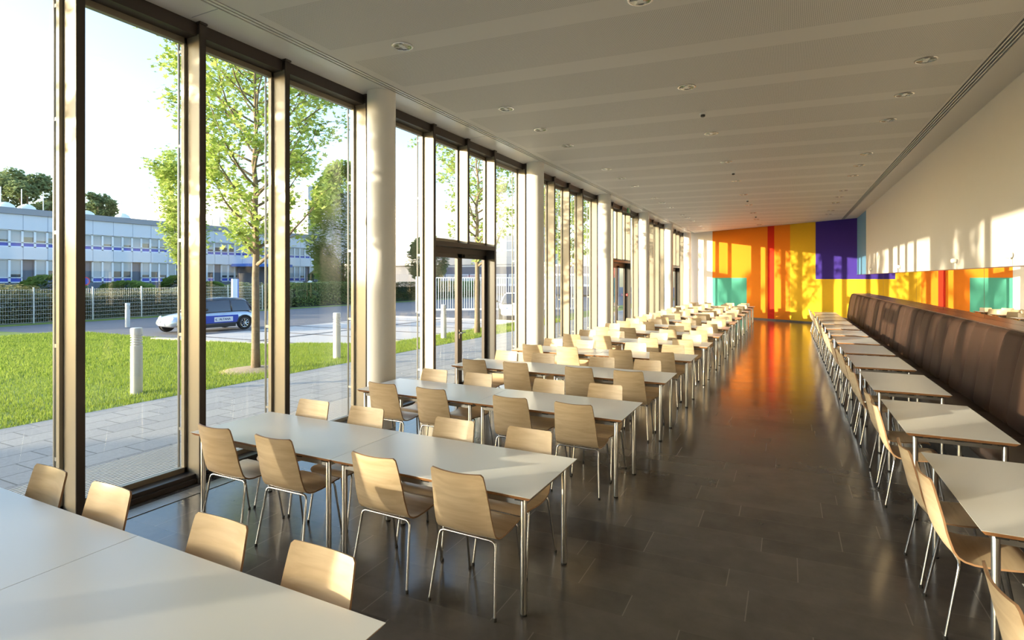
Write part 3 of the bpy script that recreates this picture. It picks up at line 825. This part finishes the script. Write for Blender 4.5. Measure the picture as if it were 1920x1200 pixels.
def bigtree(x, y, z, H, R_, n, size, mat, label, group, seed):
    r = np.random.default_rng(seed); root = empty('large_tree', (x, y, z)); tag(root, label, 'tree', group)
    P = []
    nc = 70
    for i in range(nc):
        t = r.uniform(.25, 1); a = r.uniform(0, 2*PI); rr = R_*(1-((t-.5)/.56)**2)**.5*r.uniform(.3, .85)
        c = np.array([rr*math.cos(a), rr*math.sin(a), H*t*.9]); s_ = R_*r.uniform(.12, .26)
        v = r.normal(0, 1, (n//nc, 3)); v /= np.linalg.norm(v, axis=1)[:,None]; v *= r.uniform(.5, 1.1, (n//nc, 1))
        P.append(c + v*np.array([s_, s_, s_*.8]))
    V, k = leaves_mesh(np.concatenate(P), size, seed, star=False)
    mesh_from(V, k, 'foliage', mat, root)
    m = MB().tube([(0,0,-.1),(.1,0,H*.4),(0,.1,H*.8)], [R_*.07, R_*.05, .03], 8)
    for q in range(7):
        a = q*.9; m.tube([(0,0,H*(.25+.06*q)), (math.cos(a)*R_*.5, math.sin(a)*R_*.5, H*(.45+.06*q))], [R_*.03, .02], 5)
    m.build('trunk', 'bark', root, smooth=True)
    return root
blob('tall_ivy_tree', -37.5, 39.5, GZ, 3.0, 3.0, 6.6, 26000, .20, 'leafmid', 'tall dense green columnar tree beside the white building', 'tree', 4, trunk=.2)
GD = 'trees behind the low building'
bigtree(-78, 31.8, 0, 15.4, 5.0, 32000, .26, 'leafdark', 'large dark tree behind the low building at the far left', GD, 5)
bigtree(-70, 35.6, 0, 12.6, 2.7, 12000, .24, 'leafdark', 'smaller dark tree behind the low building, right of the first window post', GD, 6)
blob('small_tree', -31, 44, GZ, 1.9, 1.9, 2.4, 6000, .2, 'leafdark', 'small dark tree behind the hedge, right of the first column', 'tree', 8, trunk=1.6)
blob('conifer', -43, 42.0, GZ, 1.3, 1.3, 1.6, 3000, .15, 'leafdark', 'small dark conifer before the dark ground floor, left of the tall columnar tree', 'tree', 18)
for i, (x, y, rx, h, l) in enumerate(((-42.5, 18.6, 1.6, .95, 'rounded green bush at the foot of the low building, far left of the photo'), (-42.5, 23.2, 1.7, .75, 'low green bush at the low building just left of the round bush'),
        (-42.3, 26.7, 1.2, .95, 'round green bush at the low building, middle of its facade'), (-42.2, 29.6, 1.1, .7, 'green bush at the low building left of the slender street tree'), (-41.2, 33.6, 1.2, .75, 'green bush by the building entrance, behind the pylon sign'))):
    blob('bush', x, y, .35 if i < 4 else -.1, rx, rx, h, 3500, .16, 'leafmid', l, 'bush', 40+i, 'bushes before the low building')
def hedge(name, x0, x1, y0, y1, z1, n, size, mat, label, seed, lumpy=.0):
    r = np.random.default_rng(seed); root = empty(name, ((x0+x1)/2, (y0+y1)/2, GZ)); tag(root, label, 'hedge')
    X = r.uniform(x0, x1, n); Y = r.uniform(y0, y1, n); Zt = z1*(1 + lumpy*np.sin(Y*1.3+seed)*.5 + lumpy*np.sin(Y*.47+X)*.7)
    Z = Zt*r.uniform(0, 1, n)**.6; face = r.uniform(0, 1, n) < .5; X = np.where(face, x1 - np.abs(r.normal(0, .08, n)), X)
    P = np.stack([X-(x0+x1)/2, Y-(y0+y1)/2, Z], 1)
    V, k = leaves_mesh(P, size, seed, star=False); mesh_from(V, k, 'foliage', mat, root)
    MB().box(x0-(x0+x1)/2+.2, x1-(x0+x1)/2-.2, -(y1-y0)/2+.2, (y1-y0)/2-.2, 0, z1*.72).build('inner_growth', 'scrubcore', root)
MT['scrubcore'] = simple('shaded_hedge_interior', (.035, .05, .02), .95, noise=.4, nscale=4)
# unseen tree and house left of the frame, added to block the low sun
bigtree(-31, -27.5, GZ, 9.5, 2.7, 2600, .20, 'leafmid', 'unseen tree added beyond the parking to dapple the low sun', None, 51)
hs = empty('sun_blocking_house', (-44, -35, GZ)); tag(hs, 'unseen plain white house added to shade the low sun', 'house')
T = Matrix.Translation(Vector((44, 35, 0)))
MB().prism([(-40,-33),(-42.65,-30.35),(-48.65,-36.35),(-46,-39)], 0, 9.1).xform(T).build('walls', 'facade2', hs)
MB().prism([(-39.8,-33.1),(-42.75,-30.15),(-48.85,-36.25),(-45.9,-39.2)], 9.1, 9.3).xform(T).build('roof', 'roofedge', hs)
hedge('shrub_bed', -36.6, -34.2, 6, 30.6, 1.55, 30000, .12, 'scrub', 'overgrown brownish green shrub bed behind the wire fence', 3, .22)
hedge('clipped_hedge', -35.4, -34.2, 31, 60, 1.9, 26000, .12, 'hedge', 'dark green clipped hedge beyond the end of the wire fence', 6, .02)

# ------------------------------------------------------------------ fence of welded wire
fe = empty('wire_fence', (-33.4, 18, GZ)); tag(fe, 'grey welded wire mesh fence between the road and the shrubs', 'fence')
Yp = [-6+2.52*i-18 for i in range(14)]
w = MB()
y = -6.
while y < 27.3:
    w.box(-.003,.003,y-18-.003,y-18+.003,.05,1.70); y += .10
for k in range(9): w.box(-.007,.007,-24,9.2,.05+.2*k,.062+.2*k)
w.build('wire_mesh', 'galv', fe)
yy = [11.4, 13.9, 16.5, 19.0, 21.7, 24.5, 27.2, 8.8, 6.2]
for q in yy: MB().box(-.03,.03,q-18-.03,q-18+.03,0,1.78).build('post', 'galv', fe, bevel=.004)
# white picket gate
a = Vector((-21.7, 29.5)); b_ = Vector((-12.6, 36.0)); d = (b_-a); ln_ = d.length; d.normalize(); ang = math.atan2(d.y, d.x)
pf = empty('picket_fence', (a.x, a.y, GZ), ang); tag(pf, 'tall white metal picket sliding gate across the road outside', 'gate')
m = MB(); k = .5
while k < ln_: m.box(k-.022, k+.022, -.02, .02, .22, 2.26); k += .155
m.build('picket', 'picket', pf)['kind'] = 'stuff'
MB().box(.45, ln_, -.035, .035, .12, .24).box(.45, ln_, -.03, .03, 2.24, 2.31).build('rail', 'picket', pf)
MB().box(-.05, .45, -.16, .16, 0, 2.35).build('gate_post', 'picket', pf, bevel=.01)
# bollards
def bollard(x, y, z, h, label, first=[None]):
    if first[0] is None:
        r = empty('bollard_light'); first[0] = r
        MB().lathe([(.095,0),(.095,.80),(.088,.81)], 28).build('post', 'bollard', r, smooth=True, angle=.6)
        MB().lathe([(.07,.80),(.07,.99)], 24).build('lamp_lens', 'headlight', r, smooth=True, angle=.6)
        lv = MB()
        for k in range(4): lv.lathe([(.092,.825+.042*k),(.095,.832+.042*k),(.092,.845+.042*k),(.07,.85+.042*k)], 28)
        lv.build('louvre', 'bollard', r, smooth=True, angle=.6)
        MB().lathe([(.095,.985),(.095,1.085),(.085,1.10),(0,1.105)], 28).build('cap', 'bollard', r, smooth=True, angle=.6)
        o = r
    else: o = copy_tree(first[0])
    o.location = (x, y, z); o.scale = (1,1,h/1.105); tag(o, label, 'bollard light', 'white bollard lights')
bollard(-10.45, 5.86, -.04, 1.19, 'round white bollard light on the lawn at the left, nearest the camera')
bollard(-10.42, 10.75, -.04, 1.19, 'round white bollard light on the lawn just left of the first column')
bollard(-10.55, 15.9, -.04, 1.18, 'round white bollard light seen through the glass door')
bollard(-27.0, 14.75, GZ, 1.10, 'small distant white bollard light at the far edge of the lawn')
# pylon sign and road signs
py = empty('pylon_sign', (-30.6, 22.9, GZ)); tag(py, 'slim white pylon sign with blue side behind the silver car', 'sign')
MB().box(-.08,.06,-.17,.17,0,2.2).build('sign_panel', 'stickerwhite', py, bevel=.01)
MB().box(-.08,.062,.17,.25,0,2.2).build('side_strip', 'signblue', py)
def roadsign(x, y, h, r_, mt, label):
    q = empty('road_sign', (x, y, GZ)); tag(q, label, 'road sign')
    MB().tube([(0,0,0),(0,0,h+r_)], .03, 8).build('pole', 'galv', q)
    M_ = Matrix.Translation((.04,0,h)) @ Matrix.Rotation(PI/2, 4, 'Y')
    MB().lathe([(r_,0),(r_,.015)], 24).xform(M_).build('disc', mt, q)
    MB().lathe([(r_*.78,.016),(r_*.78,.018)], 24).xform(M_).build('disc_face', 'blueinfill' if mt == 'red_plastic' else 'picket', q)
roadsign(-40.4, 19.5, 2.05, .28, 'red_plastic', 'round red and blue no parking sign before the low building')
roadsign(-36, 34.0, 1.75, .32, 'galv', 'round grey backed road sign behind the hedge near the columnar tree')

# ------------------------------------------------------------------ cars
def make_car(name, L_, W, H, paint, roofmat, label, group=None, hatch=True, sc=1.):
    r = empty(name); tag(r, label, 'car', group)
    hl, hw = L_/2, W/2
    # lower body : stations (x, halfwidth, zbottom, ztop)
    if hatch: st = [(-1,.72,.42,.66),(-.975,.86,.30,.74),(-.9,.94,.26,.83),(-.75,.985,.24,.88),(-.5,1.0,.23,.89),(-.2,1.0,.22,.88),(.1,1.0,.22,.87),(.35,1.0,.22,.86),(.5,.98,.22,.83),(.7,.95,.23,.78),(.86,.90,.24,.70),(.955,.80,.27,.62),(1,.62,.34,.52)]
    else: st = [(-1,.78,.42,.74),(-.97,.90,.30,.84),(-.85,.97,.25,.91),(-.6,1.0,.23,.90),(-.3,1.0,.22,.89),(0,1.0,.22,.87),(.3,1.0,.22,.86),(.5,.98,.22,.82),(.75,.94,.23,.74),(.9,.88,.26,.66),(.98,.74,.30,.58),(1,.6,.36,.5)]
    k = 16; m = MB(); vs = []; fs = []
    for (x, w_, z0, z1) in st:
        for j in range(k):
            a = 2*PI*j/k + PI/k
            cx = math.copysign(abs(math.cos(a))**.45, math.cos(a)); cz = math.copysign(abs(math.sin(a))**.55, math.sin(a))
            wz = w_*(1 - .06*max(0, cz))
            vs.append((x*hl, cx*wz*hw, (z0+z1)/2*H/1.4 + cz*(z1-z0)/2*H/1.4))
    for i in range(len(st)-1):
        for j in range(k): fs.append((i*k+j, i*k+(j+1)%k, (i+1)*k+(j+1)%k, (i+1)*k+j))
    fs.append(tuple(reversed(range(k)))); fs.append(tuple(range((len(st)-1)*k, len(st)*k)))
    m.add(vs, fs); b = m.build('body', paint, r, smooth=True, angle=1.1)
    # greenhouse
    if hatch: gs = [(-.93,.80,.84,.02),(-.80,.78,.87,.44),(-.68,.76,.88,.53),(-.3,.76,.88,.56),(.1,.76,.87,.54),(.22,.78,.86,.50),(.44,.84,.84,.04)]
    else: gs = [(-.78,.80,.88,.02),(-.55,.74,.88,.40),(-.40,.72,.88,.50),(-.05,.72,.87,.53),(.12,.74,.86,.48),(.42,.84,.83,.03)]
    def gring(x, w_, zb, dz, ins=0.):
        q = H/1.4; wb = w_*hw+.06; wt = w_*hw*.86
        return [(x*hl, wb-ins, (zb-.03)*q), (x*hl, wt-ins+.01, (zb+dz*.82)*q), (x*hl, wt*.86, (zb+dz)*q), (x*hl, 0, (zb+dz+.015)*q), (x*hl, -wt*.86, (zb+dz)*q), (x*hl, -wt+ins-.01, (zb+dz*.82)*q), (x*hl, -wb+ins, (zb-.03)*q)]
    g = MB(); vs = []; fs = []
    for s_ in gs: vs += gring(*s_)
    for i in range(len(gs)-1):
        for j in range(6): fs.append((i*7+j, (i+1)*7+j, (i+1)*7+j+1, i*7+j+1))
    g.add(vs, fs); g.build('windows', 'darkglass', r, smooth=True, angle=.5)
    rf = MB(); rs = gs[1:-1]
    vs = []; fs = []
    for s_ in rs:
        R_ = gring(*s_); vs += [tuple(Vector(p_)+Vector((0,0,.012))) for p_ in R_[1:6]]
    for i in range(len(rs)-1):
        for j in range(4): fs.append((i*5+j, (i+1)*5+j, (i+1)*5+j+1, i*5+j+1))
    rf.add(vs, fs); rf.build('roof', roofmat, r, smooth=True, angle=.8)
    pl = MB()
    for sy in (-1, 1):
        def edge(i): 
            R_ = gring(*gs[i]); return (Vector(R_[0 if sy > 0 else 6]), Vector(R_[1 if sy > 0 else 5]))
        for (i0, i1) in ((0,1), (len(gs)-1, len(gs)-2)):
            a_, b2_ = edge(i0)[0], edge(i1)[1]
            pl.tube([a_, a_.lerp(b2_, .5)+Vector((0,.01*sy,.0)), b2_], .035, 6)
        mi = 3
        a_, b2_ = edge(mi); off = Vector((-.15 if hatch else 0, .008*sy, 0)); pl.tube([a_+off, b2_+off], .03, 6)
    pl.build('pillar', roofmat if hatch else paint, r, smooth=True)
    # wheels
    wr = .29*H/1.4*1.02; wxs = (-.66*hl, .70*hl)
    for wx_ in wxs:
        for sy in (-1, 1):
            M_ = Matrix.Translation((wx_, sy*(hw-.09), wr)) @ Matrix.Rotation(-sy*PI/2, 4, 'X')
            wh = MB().lathe([(wr*.62,-.09),(wr*.93,-.09),(wr,-.06),(wr,.07),(wr*.93,.098),(wr*.66,.10),(wr*.64,.07)], 28).xform(M_).build('wheel', 'rubber', r, smooth=True, angle=.7)
            rim = MB().lathe([(wr*.66,.05),(wr*.66,.092),(wr*.60,.088),(wr*.58,.04)], 28)
            for q in range(8):
                a_ = q*PI/4; c_, s_ = math.cos(a_), math.sin(a_)
                rim.tube([(c_*.03, s_*.03, .085), (c_*wr*.62, s_*wr*.62, .08)], .017, 5)
            rim.lathe([(.05,.05),(.05,.09),(0,.098)], 14)
            rim.xform(M_).build('rim', 'chrome', wh, smooth=True, angle=.7)
            ar = MB(); ap = [(wx_+math.cos(t_)*(wr+.045), sy*(hw-.005), wr+math.sin(t_)*(wr+.045)) for t_ in [PI*j/14 for j in range(15)]]
            ar.tube(ap, .035, 6); ar.build('wheel_arch', 'blackplastic', r, smooth=True)
            wd = MB().lathe([(wr+.03,-.02),(wr+.03,.025)], 24).xform(Matrix.Translation((wx_, sy*(hw-.03), wr+.01)) @ Matrix.Rotation(-sy*PI/2, 4, 'X'))
            wd.build('wheel_well', 'void', r)
    q = H/1.4
    sk_ = MB()
    for sy in (-1, 1): sk_.box(-.44*hl, .50*hl, sy*(hw-.03)-.025, sy*(hw-.03)+.025, .17*q, .30*q)
    sk_.build('side_skirt', 'blackplastic', r, bevel=.01)
    # front : lights, grille, plate, bumper
    for sy in (-1, 1):
        M_ = Matrix.Translation((hl*.905, sy*hw*.62, .60*q)) @ Matrix.Rotation(PI*.40, 4, 'Y') @ Matrix.Rotation(0, 4, 'Z')
        hd = MB().lathe([(.105,-.02),(.11,.03),(.08,.055),(0,.065)], 20).xform(M_); hd.build('headlight', 'headlight', r, smooth=True, angle=.8)
        MB().box(-hl*1.0, -hl*.93, sy*hw*.80-.05, sy*hw*.80+.05, .55*q, .78*q).build('tail_light', 'redlight', r, bevel=.02)
        mr_ = MB().tube([(.30*hl, sy*hw*.93, .90*q), (.30*hl, sy*(hw+.12), .94*q)], .02, 6)
        mr_.lathe([(.0,-.07),(.06,-.05),(.085,0),(.06,.05),(0,.07)], 12, (.30*hl, sy*(hw+.14), .97*q)); mr_.build('side_mirror', 'blackplastic', r, smooth=True)
        MB().box(-.16*hl-.07, -.16*hl+.05, sy*(hw-.005)-.012, sy*(hw-.005)+.014, .80*q, .82*q).build('door_handle', 'chrome', r, bevel=.004)
    gl = MB()
    for t_ in range(3): gl.tube([(hl*.985, -hw*.36, (.53-.035*t_)*q), (hl*1.01, 0, (.535-.035*t_)*q), (hl*.985, hw*.36, (.53-.035*t_)*q)], .012, 6)
    gl.build('radiator_grille', 'chrome', r, smooth=True)
    MB().box(hl*1.0, hl*1.012, -.26, .26, .33*q, .43*q).build('number_plate', 'stickerwhite', r)
    return r
car = make_car('small_car', 3.62, 1.66, 1.34, 'carpaint', 'carroof', 'silver and blue three door hatchback parked beyond the lawn')
hd_ = Vector((-.13, -.99)); ang = math.atan2(hd_.y, hd_.x)
rw_ = Vector((-21.4, 16.5)); left = Vector((-hd_.y, hd_.x))
cc = rw_ + hd_*(.66*1.81) - left*(.80)
car.location = (cc.x, cc.y, GZ+.005); car.rotation_euler = (0,0,ang)
# side panels with lettering on the left flank
sd = MB().box(-.90, .80, .826, .838, .34, .66).build('door_panel', 'carblue', car, bevel=.01)
MB().box(-.66, .14, .836, .842, .39, .59).build('lettering_plate', 'stickerwhite', car, bevel=.01)
def text(s_, size, mat, parent, M_):
    cu = bpy.data.curves.new('lettering', 'FONT'); cu.body = s_; cu.size = size; cu.extrude = .002; cu.offset = size*.015; cu.align_x = 'CENTER'; cu.align_y = 'CENTER'
    to = bpy.data.objects.new('tmp', cu); C.objects.link(to)
    dg = bpy.context.evaluated_depsgraph_get(); me = bpy.data.meshes.new_from_object(to.evaluated_get(dg)); 
    bpy.data.objects.remove(to)
    me.materials.clear(); me.materials.append(MT[mat]); me.transform(M_)
    o = bpy.data.objects.new('lettering', me); C.objects.link(o); o.parent = parent; return o
M_ = Matrix.Translation((-.31, .845, .49)) @ Matrix.Rotation(PI, 4, 'Z') @ Matrix.Rotation(PI/2, 4, 'X')
text('ALTANA', .125, 'ink', car, M_)
lm = MB(); pts = [(.04+math.cos(t_)*.038, .846, .49+math.sin(t_)*.038) for t_ in [-2.2+PI*1.25*j/12 for j in range(13)]]
lm.tube(pts, [.004+.010*math.sin(PI*j/12) for j in range(13)], 6); lm.build('emblem', 'ink', car)
c2 = make_car('parked_car', 4.3, 1.76, 1.42, 'carwhite', 'carwhite', 'white sedan parked beyond the glass between door and second column', hatch=False)
c2.location = (-13.6, 27.6, GZ+.005); c2.rotation_euler = (0,0,math.radians(-62))
c3 = make_car('parked_car', 4.2, 1.75, 1.42, 'carwhite', 'carwhite', 'pale car parked behind the fence by the building entrance', hatch=False)
c3.location = (-41.6, 37.2, .3); c3.rotation_euler = (0,0,math.radians(-80))

# ------------------------------------------------------------------ low building with window bands
XB = -45.
lb = empty('low_office_building', (XB, 26, 0)); tag(lb, 'low pale blue two storey office building behind the fence', 'building')
T = Matrix.Translation(Vector((-XB, -26, 0)))
YA, YE = 10., 44.
bd = MB().box(XB-12, XB, YA, YE, 5.2, 6.3).box(XB-12, XB, YA, YE, 3.28, 4.08).box(XB-12, XB-.30, YA, YE, -.3, 6.3)
bd.xform(T).build('wall_panels', 'facade', lb)
MB().box(XB-12.1, XB+.12, YA, YE, 6.22, 6.62).xform(T).build('roof_edge', 'roofedge', lb)
MB().box(XB-.295, XB-.05, YA, YE, -.3, 1.75).box(XB-.29, XB-.28, YA, YE, 1.4, 3.3).xform(T).build('plinth', 'plinthwall', lb)
j_ = MB(); y = YA
mod = 1.36
while y < YE:
    j_.box(XB-.005, XB+.006, y-.012, y+.012, 5.2, 6.22); j_.box(XB-.005, XB+.006, y-.012, y+.012, 3.28, 4.08); y += mod
j_.xform(T).build('panel_joint', 'joint', lb)
y = YA; i = 0; rb = random.Random(2)
while y < YE-.7:
    for (z0, z1, zi) in ((4.08, 5.2, 4.36), (1.75, 3.28, 2.05)):
        low = z0 < 3
        if low and i % 5 in (2,): continue
        f_ = MB(); f_.box(XB-.24, XB-.08, y, y+.06, z0, z1); f_.box(XB-.24, XB-.08, y+.62, y+.68, z0, z1); f_.box(XB-.24, XB-.08, y, y+.68, z0, z0+.06); f_.box(XB-.24, XB-.08, y, y+.68, zi, zi+.05); f_.box(XB-.24, XB-.08, y, y+.68, z1-.05, z1)
        wf = f_.xform(T).build('window', 'winframe', lb)
        MB().box(XB-.20, XB-.14, y+.06, y+.62, z0+.06, zi).xform(T).build('blue_panel', 'blueinfill', wf)
        MB().box(XB-.22, XB-.18, y+.06, y+.62, zi+.05, z1-.05).xform(T).build('pane', 'darkglass', wf)
        bz = zi+.05 + (rb.choice([0,.0,.15,.35]) if not low else rb.choice([0,.2,.45]))
        MB().box(XB-.17, XB-.155, y+.06, y+.62, bz, z1-.05).xform(T).build('blind', 'blind', wf)
    y += .68; i += 1
sk_ = MB()
for (x, y) in ((XB-2, 18.0), (XB-2.1, 19.2), (XB-2.4, 23.0), (XB-1.8, 25.2), (XB-2, 28.8), (XB-3, 30.0)):
    o = MB().lathe([(.55,0),(.55,.22),(.45,.42),(.2,.58),(0,.62)], 12, (x, y, 6.55)).xform(T).build('roof_skylight', 'skylight', lb, smooth=True, angle=.5)
for y in (17.3, 18.4, 19.6, 20.6, 21.9, 24.6, 27.2):
    MB().tube([(XB-.8, y, 6.6), (XB-.8, y, 8.0)], .03, 6).xform(T).build('lightning_rod', 'galv', lb)
# entrance with blue canopy
MB().box(XB-.2, XB+2.3, 33.4, 38.2, 3.1, 3.35).xform(T).build('entrance_canopy', 'signblue', lb)
MB().box(XB+.0, XB+.25, 34.0, 38.0, -.2, 3.1).xform(T).build('entrance_recess', 'plinthwall', lb)
for y in (34.2, 37.8): MB().box(XB+2.0, XB+2.2, y-.1, y+.1, -.2, 3.1).xform(T).build('canopy_post', 'galv', lb)

# ------------------------------------------------------------------ white blocks behind
def block(name, x0, x1, y0, y1, z0, z1, bands, label, mat='facade2', step=1.5, faces=('S','E'), roof=True):
    r = empty(name, ((x0+x1)/2, (y0+y1)/2, 0)); tag(r, label, 'building')
    T = Matrix.Translation(Vector((-(x0+x1)/2, -(y0+y1)/2, 0)))
    MB().box(x0, x1, y0, y1, z0, z1).xform(T).build('wall_panels', mat, r)
    if z0 > 0: MB().box(x0+.8, x1-.8, y0+.8, y1-.8, -.3, z0).xform(T).build('ground_floor', 'plinthwall', r)
    jt = MB(); z = z0+1.1
    while z < z1-.3:
        jt.box(x0, x1, y0-.01, y0, z-.012, z+.012); jt.box(x1, x1+.01, y0, y1, z-.012, z+.012); z += 1.1
    y = y0+1.3
    while y < y1: jt.box(x1, x1+.01, y-.012, y+.012, z0, z1); y += 1.3
    jt.xform(T).build('panel_joint', 'joint', r)
    for (za, zb) in bands:
        if 'S' in faces:
            x = x0+.6
            while x < x1-step:
                w_ = MB().box(x, x+step*.86, y0-.06, y0+.02, za, zb).xform(T).build('window', 'winframe', r)
                MB().box(x+.09, x+step*.86-.09, y0-.075, y0-.055, za+.3, zb-.08).xform(T).build('pane', 'blind', w_)
                x += step
        if 'E2' in faces:
            y = y0+.6
            while y < y1-step:
                w_ = MB().box(x1-.02, x1+.06, y, y+step*.86, za, zb).xform(T).build('window', 'winframe', r)
                MB().box(x1+.055, x1+.075, y+.09, y+step*.86-.09, za+.1, zb-.08).xform(T).build('pane', 'darkglass', w_)
                y += step
    if roof: MB().box(x0-.05, x1+.05, y0-.05, y1+.05, z1, z1+.25).xform(T).build('roof_edge', 'facade2', r)
    return r
block('white_office_block', -78, -50, 47, 54.5, 3.9, 12.6, [(5.0,6.8),(8.2,10.0)], 'tall white three storey block behind the nearest tree')
block('white_office_block', -100, -36, 76, 90, 4.2, 14.2, [(6.2,7.8),(9.6,11.2),(12.2,12.9)], 'long white office building behind the picket gate', step=2.4)
block('grey_office_block', -125, -92, 60, 75, 0, 15.6, [(11.2,13.6)], 'distant grey flat roofed block over the low building roof', mat='facade', step=2.6, faces=('S','E2'))
block('low_glass_building', -46, -20, 66, 72, 0, 3.6, [(1.0,2.6)], 'low dark blue building behind the clipped hedge and picket gate', mat='plinthwall', step=2.0)

# ------------------------------------------------------------------ light
d = Vector((1, .98, -.188)).normalized()
sl = bpy.data.lights.new('sun', 'SUN'); sl.energy = 9.5; sl.angle = math.radians(.55); sl.color = (1., .84, .60)
so = bpy.data.objects.new('sun', sl); C.objects.link(so); so.rotation_euler = d.to_track_quat('-Z', 'Y').to_euler(); so.location = (-30, -30, 20)
w = bpy.data.worlds.new('sky'); S.world = w; w.use_nodes = True; nt = w.node_tree
bg = nt.nodes['Background']; st = nt.nodes.new('ShaderNodeTexSky')
st.sky_type = 'NISHITA'; st.sun_disc = False; st.sun_elevation = math.radians(14); st.sun_rotation = math.radians(225)
st.air_density = 1.0; st.dust_density = 1.5; st.ozone_density = 2.0
nt.links.new(st.outputs[0], bg.inputs[0]); bg.inputs[1].default_value = .55

cd = bpy.data.cameras.new('camera'); co = bpy.data.objects.new('camera', cd); C.objects.link(co)
cd.sensor_width = 36; cd.lens = 36*1036/1920; cd.shift_y = -(600-522)/1920
co.location = (0,0,2.03); co.rotation_euler = (PI/2, 0, math.atan(517/1036)); cd.clip_end = 500; cd.clip_start = .05
S.camera = co
S.view_settings.view_transform = 'Standard'; S.view_settings.look = 'None'; S.view_settings.gamma = 1; S.view_settings.use_curve_mapping = False
S.view_settings.exposure = .6
try:
    S.cycles.transparent_max_bounces = 24
except Exception: pass
